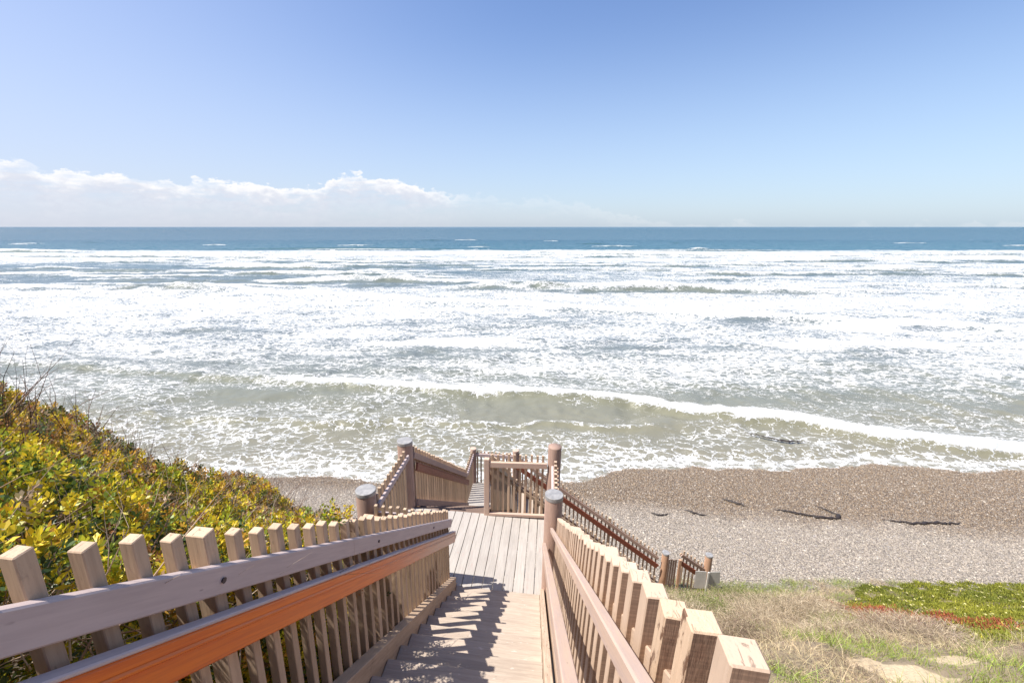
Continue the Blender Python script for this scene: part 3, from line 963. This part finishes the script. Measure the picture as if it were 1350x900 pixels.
# ---- second flight, straight on down to the lower landing
L2 = -7.87
n2 = 15; run2 = .28; rise2 = (abs(L2) - abs(LZ)) / n2
f2 = thing('stair_flight', (-1.5, 6.65, LZ), 'shaded second flight seen through the gap left of the open landing fence', 'stairs')
for i in range(1, n2):
    yn = 6.65 + run2 * (i - 1)
    zt = LZ - rise2 * i
    timber('tread', (-2.16, yn + .14, zt - .02), (-.90, yn + .14, zt - .02), run2 + .02, .045, DARKW, f2, side=(0, 1, 0))  # dark timber colour stands in for the shade on these treads
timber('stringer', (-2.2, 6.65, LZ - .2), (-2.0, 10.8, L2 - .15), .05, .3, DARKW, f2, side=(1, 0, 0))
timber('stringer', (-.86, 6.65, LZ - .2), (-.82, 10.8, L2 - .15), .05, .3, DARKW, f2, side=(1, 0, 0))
fence('fence left of the second flight with dark red handrail, running down from the tall post', (-2.18, 6.76, -3.90), (-1.95, 10.8, -6.80), (-1, -.03, 0), spacing=.145, drop=1.2,
      handrail=BROWN, hr_drop=.22, hr_h=.13, bottom=(1.03, .12), rail_mat=PINK, rail=(.04, .11))
fence('fence right of the second flight, seen through the open landing fence', (-.82, 6.7, -3.93), (-.74, 10.8, -6.80), (1, .02, 0), spacing=.13, drop=1.2,
      handrail=BROWN, hr_drop=.22, bottom=(1.03, .12), rail_mat=PINK)

# ---- lower landing
l2 = thing('landing_deck', (-1.35, 11.4, L2), 'small lower landing where the stairs turn along the beach', 'deck')
for i in range(9):
    yc = 10.82 + .135 * (i + .5)
    timber('deck_board', (-2.0, yc, L2 - .02), (-.62, yc, L2 - .02), .128, .04, DECK, l2, side=(0, 1, 0), bev=.003)
for xx, yv in ((-1.95, 10.9), (-.7, 10.9), (-1.9, 12.05), (-.7, 12.05)):
    timber('support_post', (xx, yv, L2 - .05), (xx, yv, float(ground_z(xx, yv)) - .2), .14, .14, DARKW, l2, side=(0, 1, 0))
round_post(-1.97, 12.05, -6.69, .095, 'round post at the seaward left corner of the lower landing', cap='wood')
round_post(-.64, 12.05, -6.66, .095, 'round post at the top of the beach flight on its seaward side', cap='wood')
round_post(-1.50, 12.05, -6.98, .075, 'short round post between the two corner posts of the lower landing', cap='wood')
fence('short fence on the left side of the lower landing', (-1.95, 10.9, -6.82), (-1.95, 11.95, -6.82), (-1, 0, 0), spacing=.115, drop=1.1)
fence('seaward fence across the lower landing', (-1.9, 12.03, -6.84), (-.7, 12.03, -6.84), (0, 1, 0), spacing=.115, drop=1.1, above=.07)

# ---- third flight, turning right along the bluff down to the beach
f3 = thing('stair_flight', (-.6, 11.4, L2), 'third flight slanting down to the right along the foot of the bluff', 'stairs')
S3 = .735
n3 = 16; run3 = .285; rise3 = run3 * S3
for i in range(1, n3 + 1):
    xn = -.62 + run3 * (i - 1)
    zt = L2 - rise3 * i
    timber('tread', (xn + .14, 10.86, zt - .02), (xn + .14, 12.0, zt - .02), run3 + .02, .045, TREAD, f3, side=(1, 0, 0))
for yv in (10.84, 12.03):
    timber('stringer', (-.62, yv, L2 - .22), (-.62 + run3 * n3, yv, L2 - .22 - rise3 * n3), .05, .28, PINK, f3, side=(0, 1, 0))
for xx in (.6, 2.0, 3.2):
    for yv in (10.9, 11.98):
        zt = L2 - S3 * (xx + .62) - .3
        timber('support_post', (xx, yv, zt), (xx, yv, float(ground_z(xx, yv)) - .3), .12, .12, DARKW, f3, side=(0, 1, 0))
fence('long seaward fence of the beach flight with dark red handrail', (-.6, 12.0, -6.83), (3.92, 12.0, -6.83 - S3 * 4.52 + .12), (0, 1, 0), spacing=.125, drop=1.12,
      handrail=BROWN, hr_drop=.25, hr_h=.13, bottom=(1.05, .10), rail_mat=PINK, mat=DARKP if 'DARKP' in globals() else TAN, outer=True, posts=(1.2, 2.9), post=(.08, .09))
fence('bluff-side fence of the beach flight, lower edge of the long slanting railing', (-.72, 10.83, -6.85), (3.55, 10.83, -6.85 - .70 * 4.27), (0, -1, 0), spacing=.125, drop=1.1,
      bottom=(1.05, .10), rail_mat=PINK)

round_post(4.12, 12.05, -9.86, .108, 'orange-brown zinc-capped round post at the foot of the beach flight', mat=ORNZ)
round_post(5.42, 12.1, -9.84, .108, 'lone orange-brown zinc-capped round post beyond the sign panels', mat=ORNZ)
bp = thing('board_panel', (4.3, 11.95, -11), 'short upright board panel between the beach flight post and a square post', 'fence')
for i in range(4):
    timber('board', (4.215 + i * .067, 11.95, -11.4), (4.215 + i * .067, 11.95, -10.02 + .02 * (i % 2)), .02, .055, DARKW, bp, side=(0, 1, 0), bev=.002)
sp = thing('square_post', (4.52, 11.9, -11.4), 'square orange timber post beside the upright board panel', 'post')
timber('shaft', (4.52, 11.9, -11.5), (4.52, 11.9, -9.95), .075, .075, ORNZ, sp, side=(1, 0, 0), bev=.005)
fence('short last fence slanting down to the lone round post by the sign', (4.58, 11.95, -9.78), (5.34, 12.05, -10.33), (0, 1, 0), spacing=.12, drop=1.1, handrail=BROWN, hr_drop=.25, rail_mat=PINK)

# ---- two-panel sign seen from behind
sg = thing('beach_sign', (5.1, 11.2, -10.9), 'pale two-panel sign seen from behind above the shrubs at the stair foot', 'sign')
timber('panel', (4.73, 11.2, -10.0), (5.035, 11.2, -9.985), .012, .60, SIGN, sg, side=(0, 1, 0), bev=.003)
timber('panel', (5.105, 11.215, -9.985), (5.43, 11.24, -9.96), .012, .56, SIGN, sg, side=(0, 1, 0), bev=.003)
timber('pole', (5.07, 11.18, -11.4), (5.07, 11.18, -9.69), .045, .04, SIGN, sg, side=(1, 0, 0), bev=.003)

# ------------------------------------------------------------------ plants
def attr_mat(name, trans=.3, rough=.5, spec=.3):
    m, n, b = material(name)
    a = n.new('ShaderNodeAttribute'); a.attribute_name = 'tone'
    n.put(b.inputs['Base Color'], a.outputs['Color'])
    b.inputs['Roughness'].default_value = rough
    b.inputs['Specular IOR Level'].default_value = spec
    if trans:
        t = n.new('ShaderNodeBsdfTranslucent')
        n.put(t.inputs[0], a.outputs['Color'])
        mx = n.new('ShaderNodeMixShader'); mx.inputs[0].default_value = trans
        n.l.new(b.outputs[0], mx.inputs[1]); n.l.new(t.outputs[0], mx.inputs[2])
        out = [q for q in n.n if q.type == 'OUTPUT_MATERIAL'][0]
        n.l.new(mx.outputs[0], out.inputs[0])
    return m
LEAF = attr_mat('shrub_leaf', .3, .42, .4)
BLADE = attr_mat('grass_blade', .25, .6, .2)
TWIG = attr_mat('twig_bark', 0, .8, .2)


def poly_mesh(name, V, Fc, tone, mat):
    """V (n,3), Fc (m,k) equal-sided faces, tone (n,3)"""
    me = bpy.data.meshes.new(name)
    k = Fc.shape[1]
    me.vertices.add(len(V)); me.vertices.foreach_set('co', V.astype(np.float32).ravel())
    me.loops.add(Fc.size); me.loops.foreach_set('vertex_index', Fc.astype(np.int32).ravel())
    me.polygons.add(len(Fc)); me.polygons.foreach_set('loop_start', np.arange(0, Fc.size, k, dtype=np.int32))
    me.update(calc_edges=True)
    a = me.attributes.new('tone', 'FLOAT_COLOR', 'POINT')
    a.data.foreach_set('color', np.concatenate([tone, np.ones((len(tone), 1))], 1).astype(np.float32).ravel())
    me.materials.append(mat)
    return me


def unit(v):
    return v / np.maximum(np.linalg.norm(v, axis=-1, keepdims=True), 1e-6)


def leaves(P, D, L, Wd, tone, r):
    """one folded quad leaf per row: base P, direction D, length L, width Wd"""
    n = len(P)
    D = unit(D)
    R = unit(np.cross(D, unit(r.normal(size=(n, 3)))))
    U = np.cross(R, D)
    L = L[:, None]; Wd = Wd[:, None]
    v0 = P
    v1 = P + D * L * .55 + R * Wd * .5 + U * Wd * .12
    v2 = P + D * L
    v3 = P + D * L * .55 - R * Wd * .5 + U * Wd * .12
    V = np.stack([v0, v1, v2, v3], 1).reshape(-1, 3)
    Fc = np.arange(4 * n).reshape(n, 4)
    return V, Fc, np.repeat(tone, 4, 0)


def blades(P, D, L, Wd, tone, r, droop=.4):
    """tapering two-segment grass blades (3 quads collapsed to quads)"""
    n = len(P)
    D = unit(D)
    R = unit(np.cross(D, unit(r.normal(size=(n, 3)))))
    side = unit(np.stack([D[:, 0], D[:, 1], np.zeros(n)], 1) + r.normal(size=(n, 3)) * np.array([.4, .4, 0]))
    L = L[:, None]; Wd = Wd[:, None]
    mid = P + D * L * .5
    tip = P + D * L * .9 + side * L * droop * .5 - np.array([0, 0, 1]) * L * droop * .15
    V = np.stack([P - R * Wd * .5, P + R * Wd * .5, mid + R * Wd * .4, mid - R * Wd * .4, tip + R * Wd * .08, tip - R * Wd * .08], 1).reshape(-1, 3)
    i = np.arange(n) * 6
    Fc = np.concatenate([np.stack([i, i + 1, i + 2, i + 3], 1), np.stack([i + 3, i + 2, i + 4, i + 5], 1)])
    return V, Fc, np.repeat(tone, 6, 0)


def twig_mesh(name, segs, mat):
    """segs: list of (p0, p1, r0, r1, tone) -> triangular tubes"""
    V = []; Fc = []; T = []
    for p0, p1, r0, r1, c in segs:
        p0 = np.array(p0); p1 = np.array(p1)
        d_ = unit(p1 - p0)
        a_ = unit(np.cross(d_, [.3, .9, .2])); b2 = np.cross(d_, a_)
        k = len(V)
        for (p, rr_) in ((p0, r0), (p1, r1)):
            for j in range(3):
                an = 2 * pi * j / 3
                V.append(p + (a_ * cos(an) + b2 * sin(an)) * rr_); T.append(c)
        for j in range(3):
            Fc.append((k + j, k + (j + 1) % 3, k + 3 + (j + 1) % 3, k + 3 + j))
    return poly_mesh(name, np.array(V), np.array(Fc), np.array(T), mat)


def grow(p, d_, L, r0, depth, rnd, segs, tone, spread=.6):
    p = np.array(p, float); d_ = unit(np.array(d_, float))
    n = 3
    for i in range(n):
        d_ = unit(d_ + np.array([rnd.gauss(0, .14) for _ in range(3)]))
        q = p + d_ * L / n
        ra = r0 * (1 - .25 * i); rb = r0 * (1 - .25 * (i + 1))
        segs.append((p, q, ra, rb, tone))
        p = q
        if depth > 0 and rnd.random() < .8:
            nd = unit(d_ + np.array([rnd.gauss(0, spread) for _ in range(3)]))
            grow(p, nd, L * .55, rb * .7, depth - 1, rnd, segs, tone, spread)


# ---- left hillside shrubs: canopy height over x, y
def canopy(x, y):
    T = -1.465 - .7 * y
    d_ = -1.2 - x
    o = .88 + .46 * np.minimum(d_, 2.2) + .10 * np.maximum(d_ - 2.2, 0)
    f = np.clip((y - 2.8) / 3.0, 0, 1)
    o = o * (1 - f) + f * (.72 + .10 * d_)
    # pulled back from the lower part of the fence so light falls through it
    g = np.clip((y - 2.15) / .6, 0, 1) * np.clip((3.7 - y) / .4, 0, 1)
    o = o - g * .85 * np.clip(1 - (d_ - .1) / .9, 0, 1)
    o = o + .14 * (1 - g) * np.clip(1 - d_ / .8, 0, 1)
    o = o + .62 * np.exp(-((y - 2.6) / .55) ** 2) * np.clip(1.2 - d_ / .4, 0, 1)
    return T + o + (fbm(x * 1.5, y * 1.5, 3, 301) - .5) * .8 + (fbm(x * 5, y * 5, 2, 302) - .5) * .24 - .28 * np.clip((y - 2.0) / 1.6, 0, 1)


PAL = dict(
    lime=(.42, .44, .035), yellow=(.68, .52, .03), green=(.20, .26, .04), deep=(.07, .11, .03),
    orange=(.58, .33, .045), rust=(.40, .19, .075), brown=(.30, .20, .12), tan=(.46, .35, .22))


def pick_tone(x, y, z, r, weights):
    n = len(x)
    names = list(weights[0])
    W = np.stack([weights[0][k] * (1 - weights[1]) + weights[2][k] * weights[1] for k in names], 1)
    W = W / W.sum(1, keepdims=True)
    c = W.cumsum(1); u = r.random(n)[:, None]
    idx = (u > c).sum(1).clip(0, len(names) - 1)
    pal = np.array([PAL[k] for k in names])
    return pal[idx]


def shrub(name, label, xr, yr, nsprig, leafL, wa, wb, seed, twigs, out=0.0):
    r = np.random.default_rng(seed); rnd = random.Random(seed)
    x = r.uniform(*xr, nsprig); y = r.uniform(*yr, nsprig)
    # ragged ownership edge between neighbouring shrubs
    keep = (y + (vnoise(x * 2, y * 2, seed) - .5) * .6 > yr[0]) & (y + (vnoise(x * 2, y * 2, 77) - .5) * .5 < yr[1])
    x = x[keep]; y = y[keep]
    z = canopy(x, y)
    ztop = z.copy()
    lay = r.random(len(x)) ** 1.6
    kp = ~((x > -1.6) & (lay > .35)) & ((fbm(x * 3.2, y * 3.2, 3, 303) > .43) | (r.random(len(x)) < .35))
    x, y, z, ztop, lay = x[kp], y[kp], z[kp], ztop[kp], lay[kp]
    z = z - lay * .55
    m2 = int(nsprig * .32)
    x2 = r.uniform(xr[1] - 1.1, xr[1] + .02, m2); y2 = r.uniform(yr[0] - .1, yr[1] + .1, m2)
    z2 = canopy(x2, y2); l2 = .5 + r.random(m2) * 1.1
    k2 = (z2 - l2 > ground_z(x2, y2)) & (y2 < 3.3)
    x = np.concatenate([x, x2[k2]]); y = np.concatenate([y, y2[k2]]); z = np.concatenate([z, (z2 - l2)[k2]])
    ztop = np.concatenate([ztop, z2[k2]]); lay = np.concatenate([lay, np.ones(k2.sum())])
    e = .05
    nx = -(canopy(x + e, y) - canopy(x - e, y)) / (2 * e); ny = -(canopy(x, y + e) - canopy(x, y - e)) / (2 * e)
    N = unit(np.stack([nx, ny, np.ones_like(nx)], 1))
    dirs = unit(N * .6 + np.array([0, 0, .5]) + r.normal(size=N.shape) * .45)
    P = np.stack([x, y, z], 1)
    mixv = np.clip(fbm(x * 1.3, y * 1.3, 3, 500) * 2.2 - .6 + lay * .3, 0, 1)
    base = pick_tone(x, y, z, r, (wa, mixv, wb))
    cx, cy = float(np.mean(x)), float(np.mean(y))
    root = thing(name, (cx, cy, float(ground_z(cx, cy))), label, 'shrub', 'shrubs on the slope left of the stairs')
    Ps, Ds, Ls, Ws, Ts = [], [], [], [], []
    nl = 13
    for k in range(nl):
        t = k / nl
        ang = 2.4 * k + r.random(len(P)) * .6
        a_ = unit(np.cross(dirs, np.array([.31, .2, .92]))); b2 = np.cross(dirs, a_)
        rad = a_ * np.cos(ang)[:, None] + b2 * np.sin(ang)[:, None]
        Ps.append(P + dirs * (.07 * t) + rad * .004)
        Ds.append(dirs * (.25 + .75 * t) + rad * (1.0 - .55 * t))
        Ls.append(leafL * (1.1 - .4 * t) * r.uniform(.7, 1.25, len(P)))
        Ws.append(leafL * .48 * r.uniform(.8, 1.2, len(P)))
        tn = base * r.uniform(.72, 1.28, (len(P), 1)) * r.uniform(.92, 1.08, (len(P), 3))
        Ts.append(tn)
    P_ = np.concatenate(Ps); L_ = np.concatenate(Ls)
    V, Fc, T = leaves(P_, np.concatenate(Ds), L_, np.concatenate(Ws), np.concatenate(Ts), r)
    o = link('foliage', poly_mesh('foliage', V, Fc, T, LEAF), root)
    o['kind'] = 'stuff'
    segs = []
    for (tx, ty, ln, cnt) in twigs:
        for _ in range(cnt):
            qx = tx + rnd.gauss(0, .18); qy = ty + rnd.gauss(0, .18)
            qz = float(canopy(np.array([qx]), np.array([qy]))[0]) - .12
            grow((qx, qy, qz), (rnd.gauss(.15, .45), rnd.gauss(0, .4), 1), ln * rnd.uniform(.6, 1.2), .0045, 2, rnd, segs, rnd.choice([(.16, .09, .06), (.22, .13, .09), (.10, .06, .045)]))
    # bare stems inside the crown
    for _ in range(int(len(x) / 22)):
        i = rnd.randrange(len(x))
        grow((x[i], y[i], ztop[i] - rnd.uniform(.25, .5)), (rnd.gauss(0, .7), rnd.gauss(0, .7), .9), rnd.uniform(.2, .5), .0045, 1, rnd, segs, rnd.choice([(.42, .31, .23), (.30, .20, .14), (.50, .40, .31)]))
    if segs:
        o = link('twigs', twig_mesh('twigs', segs, TWIG), root)
        o['kind'] = 'stuff'
    return root


A1 = dict(lime=2.4, yellow=3.6, green=.7, deep=1.3, orange=1.0, rust=.2, brown=.4, tan=.3)
A2 = dict(lime=.7, yellow=2.0, green=.4, deep=1.2, orange=2.2, rust=.8, brown=1.5, tan=.7)
A3 = dict(lime=.5, yellow=1.2, green=.5, deep=.6, orange=1.2, rust=.8, brown=2.2, tan=1.6)
G0 = dict(lime=1.4, yellow=2.2, green=1.3, deep=1.8, orange=.7, rust=.1, brown=.3, tan=.1)
shrub('coastal_shrub', 'dense yellow-green shrub crowding the near left fence', (-4.6, -1.3), (.1, 1.9), 13000, .033, A1, G0, 41, [(-3.3, 1.75, .5, 14), (-3.0, 1.7, .4, 10), (-3.7, 1.6, .5, 12)])
shrub('coastal_shrub', 'orange-tipped shrub on the slope beyond the yellow-green one, with bare twigs above it', (-5.2, -1.3), (1.8, 3.1), 12000, .032, A2, A1, 42, [(-3.45, 2.2, .5, 12), (-3.4, 2.5, .5, 16), (-3.35, 2.9, .4, 18), (-3.9, 2.3, .5, 8)])
shrub('coastal_shrub', 'brownish twiggy shrub low on the slope above the left beach', (-5.0, -1.35), (3.0, 4.3), 9500, .031, A3, A2, 43, [(-3.2, 3.4, .35, 20), (-3.0, 3.8, .3, 20), (-2.7, 4.2, .25, 16), (-2.4, 3.2, .3, 12)])
shrub('coastal_shrub', 'small green and orange sprays poking over the pickets before the zinc-capped corner post', (-1.6, -1.19), (1.95, 3.2), 1500, .030, A1, A2, 44, [(-1.5, 2.5, .12, 5)])


# ---- right slope
def from_shore_poly(xa, xb, ya, yb, n, r, test):
    x = r.uniform(xa, xb, n); y = r.uniform(ya, yb, n)
    k = test(x, y)
    return x[k], y[k]


ICE = [(7.15, 11.5), (8.6, 11.25), (9.4, 11.9), (11.0, 13.1), (14.5, 13.7), (24, 15.0), (24, 5.2), (7.4, 5.5), (7.1, 6.3), (6.7, 7.0), (6.8, 7.9), (7.2, 8.8), (7.0, 10.8)]


def wob(x, y, s=1.0, sd=600):
    return x + (fbm(x * 1.5, y * 1.5, 3, sd) - .5) * s, y + (fbm(x * 1.5, y * 1.5, 3, sd + 7) - .5) * s


def not_sand(x, y):
    a_, b2 = wob(x, y, .5)
    k = np.zeros(len(x), bool)
    for p in SANDP: k |= in_poly(a_, b2, p)
    return ~k


def scatter_blades(name, label, x, y, L, Wd, tone, r, lean=.5, droop=.5, zoff=0, cat='grass'):
    n = len(x)
    z = ground_z(x, y) - .01 + zoff
    P = np.stack([x, y, z], 1)
    D = np.stack([r.normal(size=n) * lean, r.normal(size=n) * lean, np.ones(n)], 1)
    V, Fc, T = blades(P, D, L, Wd, tone, r, droop)
    return tag(link(name, poly_mesh(name, V, Fc, T, BLADE)), label, cat, kind='stuff')


r = np.random.default_rng(77)
def region(n, r):
    x = r.uniform(.9, 17, n) ; y = r.uniform(2.4, 13.6, n)
    X, Y = shore(x, y)
    k = (Y < 11.75 + (fbm(x * .8, y * .8, 3, 650) - .5) * .8) & ((y < 10.6) | (x > 2.6)) & (Y > 2.2)
    # keep the beach flight clear
    k &= ~((x < 4.4) & (y > 10.75))
    # keep what the camera side could see: thin far right
    return x[k], y[k]


# ice plant mat
x, y = r.uniform(6, 20, 300000), r.uniform(5, 14.2, 300000)
a_, b2 = wob(x, y, .8, 610)
k = in_poly(a_, b2, ICE)
x, y = x[k], y[k]
X, Y = shore(x, y)
k = Y < 12.6
x, y = x[k], y[k]
dist_l = np.clip((x - 7.0) / 3.2, 0, 1)
redm = np.clip(1.5 - (x - 6.8) / 2.2 + (fbm(x * 2, y * 2, 3, 620) - .5) * 1.2, 0, 1) * np.clip((11.6 - y) * .9, 0, 1) * np.clip((y - 6.9) , 0, 1)
g = fbm(x * 1.1, y * 1.1, 3, 630)[:, None]
greenc = np.array([.10, .135, .03]) * (1 - g) + np.array([.38, .37, .05]) * g
u_ = r.random(len(x))
tn = np.where((r.random(len(x)) < redm * .95)[:, None], np.array([.40, .12, .06]), greenc)
tn = np.where((u_ < .05)[:, None], np.array([.55, .50, .08]), tn)
tn = tn * r.uniform(.65, 1.3, (len(x), 1))
zo = (fbm(x * 3, y * 3, 3, 640) - .45) * .22
scatter_blades('ice_plant', 'bright green ice plant mat with a red margin on the slope at right', x, y, r.uniform(.05, .11, len(x)), r.uniform(.014, .024, len(x)), tn, r, .55, .15, zo, 'ice plant')
k = r.random(len(x)) < .002
k &= redm < .3
fx, fy = x[k], y[k]
n = len(fx)
fz = ground_z(fx, fy) + zo[k] + .10
Pf = np.repeat(np.stack([fx, fy, fz], 1), 6, 0)
an = np.tile(np.arange(6) * pi / 3, n)
Df = np.stack([np.cos(an), np.sin(an), np.full(len(an), .45)], 1)
V, Fc, T = leaves(Pf, Df, np.full(len(Pf), .035), np.full(len(Pf), .02), np.tile(np.array([[.80, .74, .34]]), (len(Pf), 1)), r)
tag(link('ice_plant_flowers', poly_mesh('flowers', V, Fc, T, LEAF)), 'small pale yellow flowers dotted over the ice plant mat', 'flowers', kind='stuff')

# green grass and dry grass
x, y = region(300000, r)
a_, b2 = wob(x, y, .8, 610)
k = (~in_poly(a_, b2, ICE)) & not_sand(x, y) & (x < 12)
x, y = x[k], y[k]
gm = fbm(x * .9 + 5, y * .9, 4, 660)
isg = gm > .475
dens = fbm(x * 2.5, y * 2.5, 3, 665)
kg = isg & (r.random(len(x)) < .45 + dens * .5)
xg, yg = x[kg], y[kg]
n = len(xg)
tn = np.array([.30, .36, .08]) * r.uniform(.6, 1.5, (n, 1)) * r.uniform(.85, 1.15, (n, 3))
dry = r.random(n) < .22
tn[dry] = np.array([.46, .38, .24]) * r.uniform(.8, 1.2, (dry.sum(), 1))
scatter_blades('green_grass', 'fresh green grass growing in patches on the slope right of the stairs', xg, yg, r.uniform(.07, .22, n) * (.5 + 1.2 * fbm(xg * 2.5, yg * 2.5, 2, 667)), r.uniform(.003, .007, n), tn, r, .45, .6)
kd = (~isg) & (r.random(len(x)) < .20 + dens * .7)
xd, yd = x[kd], y[kd]
n = len(xd)
tn = np.array([.64, .52, .32]) * r.uniform(.6, 1.25, (n, 1)) * r.uniform(.94, 1.06, (n, 3))
br = r.random(n) < .25
tn[br] = np.array([.26, .19, .15]) * r.uniform(.8, 1.2, (br.sum(), 1))
scatter_blades('dry_grass', 'straw-coloured dry grass matted over the slope right of the stairs', xd, yd, r.uniform(.08, .24, n) * (.5 + 1.1 * fbm(xd * 2.5, yd * 2.5, 2, 668)), r.uniform(.003, .006, n), tn, r, .8, .9)


# twiggy brush domes
def brush(label, cx, cy, rx, ry, hh, nst, tones, seed, leafy=None, group='dry brush on the slope right of the stairs'):
    r = np.random.default_rng(seed)
    root = thing('brush', (cx, cy, float(ground_z(cx, cy))), label, 'brush', group)
    a = r.uniform(0, 2 * pi, nst); q = np.sqrt(r.random(nst))
    x = cx + rx * q * np.cos(a) * .75; y = cy + ry * q * np.sin(a) * .75
    hh = hh * 1.0
    out = np.stack([np.cos(a) * q * rx, np.sin(a) * q * ry, hh * (1.1 - .6 * q ** 2)], 1)
    P = np.stack([x, y, ground_z(x, y)], 1)
    P = P + out * r.random((nst, 1)) * .75
    D = unit(out + r.normal(size=out.shape) * .55)
    tn = np.array(tones)[r.integers(0, len(tones), nst)] * r.uniform(.7, 1.25, (nst, 1))
    V, Fc, T = blades(P, D, r.uniform(.06, .17, nst), r.uniform(.003, .006, nst), tn, r, .9)
    o = link('stems', poly_mesh('stems', V, Fc, T, BLADE), root); o['kind'] = 'stuff'
    if leafy:
        k = r.random(nst) < leafy[0]
        P2 = P[k] + D[k] * .12
        V, Fc, T = leaves(P2, D[k] + r.normal(size=P2.shape) * .5, r.uniform(.03, .06, k.sum()), r.uniform(.012, .022, k.sum()), np.tile(np.array([leafy[1]]), (k.sum(), 1)) * r.uniform(.6, 1.4, (k.sum(), 1)), r)
        o = link('foliage', poly_mesh('foliage', V, Fc, T, LEAF), root); o['kind'] = 'stuff'
    return root


DRY = [(.58, .46, .31), (.46, .36, .25), (.24, .18, .12), (.68, .57, .41)]
OLV = [(.26, .27, .09), (.34, .30, .15), (.42, .35, .22)]
brush('olive and tan bush hiding the foot of the orange-brown post', 3.75, 10.1, .55, .5, .75, 8840, OLV + DRY[:1], 901, (.5, (.22, .22, .07)))
brush('pale dry brush in front of the sign panels', 4.75, 9.9, .6, .5, .38, 8500, DRY, 902)
brush('dark olive bush to the right of the sign panels', 5.7, 10.3, .7, .55, .55, 9520, OLV, 903, (.6, (.17, .20, .05)))
brush('grey-brown dry brush just beyond the near right pickets', 3.0, 7.6, .8, .8, .6, 11050, DRY, 904)
brush('large straw-coloured brush mound between the dark olive bush and the ice plant', 5.6, 8.8, .9, .8, .55, 14450, DRY, 905)
brush('greyish matted brush mound between green grass patches in the middle of the slope', 4.6, 7.3, .7, .6, .42, 10200, DRY, 906)
brush('brown brush mound at the foot of the ice plant near the right edge', 6.2, 6.5, .65, .45, .45, 14450, DRY + [(.30, .22, .19)], 907)

brush('dry brown scrub clump against the outside of the right fence halfway down', 2.2, 8.9, .6, .5, .55, 6500, DRY, 911)
brush('olive scrub clump next to the right fence, nearer than the sign', 3.9, 8.9, .55, .5, .5, 6500, OLV, 912, (.5, (.20, .24, .06)))
brush('low tan scrub tuft in the middle of the green grass patches', 5.0, 6.2, .5, .4, .38, 5200, DRY, 913)
brush('dark twiggy scrub tuft close to the nearest right pickets', 3.2, 5.9, .5, .45, .4, 5200, [(.30, .22, .15), (.20, .14, .10), (.48, .38, .27)], 914)
brush('pale scrub tuft at the inland end of the ice plant margin', 6.9, 9.6, .55, .45, .35, 5200, DRY, 915)

# ---- seaweed strands on the cobbles
m_, n_, b_ = material('seaweed')
b_.inputs['Base Color'].default_value = (.035, .025, .02, 1); b_.inputs['Roughness'].default_value = .5
WEED = m_
def strand(pts, label, rad=.05, z=None):
    rad *= .78
    rnd = random.Random(int(pts[0][0] * 100))
    pts = [np.array(p, float) for p in pts]
    P = []
    for p, q in zip(pts[:-1], pts[1:]):
        nn = max(3, int(np.linalg.norm(q - p) / .09))
        for i in range(nn):
            t = i / nn
            P.append(p * (1 - t) + q * t + np.array([rnd.gauss(0, .02), rnd.gauss(0, .035)]))
    P.append(pts[-1])
    cx, cy = P[0]
    V = []; Fc = []
    K = 6
    for i, p in enumerate(P):
        zz_ = (float(ground_z(p[0], p[1])) + .045) if z is None else z
        tp = min(i, len(P) - 1 - i) / (len(P) * .2 + 1)
        rr_ = rad * (min(1, tp) * .85 + .15) * rnd.uniform(.55, 1.35)
        d_ = P[min(i + 1, len(P) - 1)] - P[max(i - 1, 0)]
        d_ = d_ / (np.linalg.norm(d_) + 1e-6); sd = np.array([-d_[1], d_[0]])
        for j in range(K):
            an = 2 * pi * j / K
            V.append((p[0] + sd[0] * cos(an) * rr_ * 1.5, p[1] + sd[1] * cos(an) * rr_ * 1.5, zz_ + sin(an) * rr_ * .6))
        if i:
            a0 = (i - 1) * K; b0 = i * K
            for j in range(K): Fc.append((a0 + j, a0 + (j + 1) % K, b0 + (j + 1) % K, b0 + j))
    me = bpy.data.meshes.new('seaweed'); me.from_pydata(V, [], Fc); me.materials.append(WEED)
    me.polygons.foreach_set('use_smooth', [True] * len(me.polygons))
    return tag(link('seaweed_strand', me), label, 'seaweed', 'seaweed strands washed up on the beach')


strand([(4.84, 16.72), (5.3, 16.6), (5.73, 16.71)], 'thin short seaweed strand, leftmost on the cobbles', .03)
strand([(6.38, 17.2), (6.7, 16.95), (7.2, 16.8)], 'thicker seaweed clump just right of the leftmost thin strand', .06)
strand([(8.4, 18.4), (8.8, 18.1), (9.2, 17.8)], 'seaweed clump highest up, nearest to the water', .07)
strand([(10.2, 17.7), (11.1, 17.5), (11.8, 17.25), (12.5, 17.3), (12.7, 17.6), (12.2, 18.3)], 'hooked seaweed strand doubling back on itself', .06)
strand([(14.32, 17.4), (15.2, 17.3), (16.3, 17.45), (17.3, 17.6)], 'long straight seaweed strand farthest right on the cobbles', .06)
strand([(12.7, 26.0), (13.6, 25.5), (14.6, 25.1), (15.6, 25.3)], 'dark seaweed strand floating in the shallow water', .07, SEA + .16)
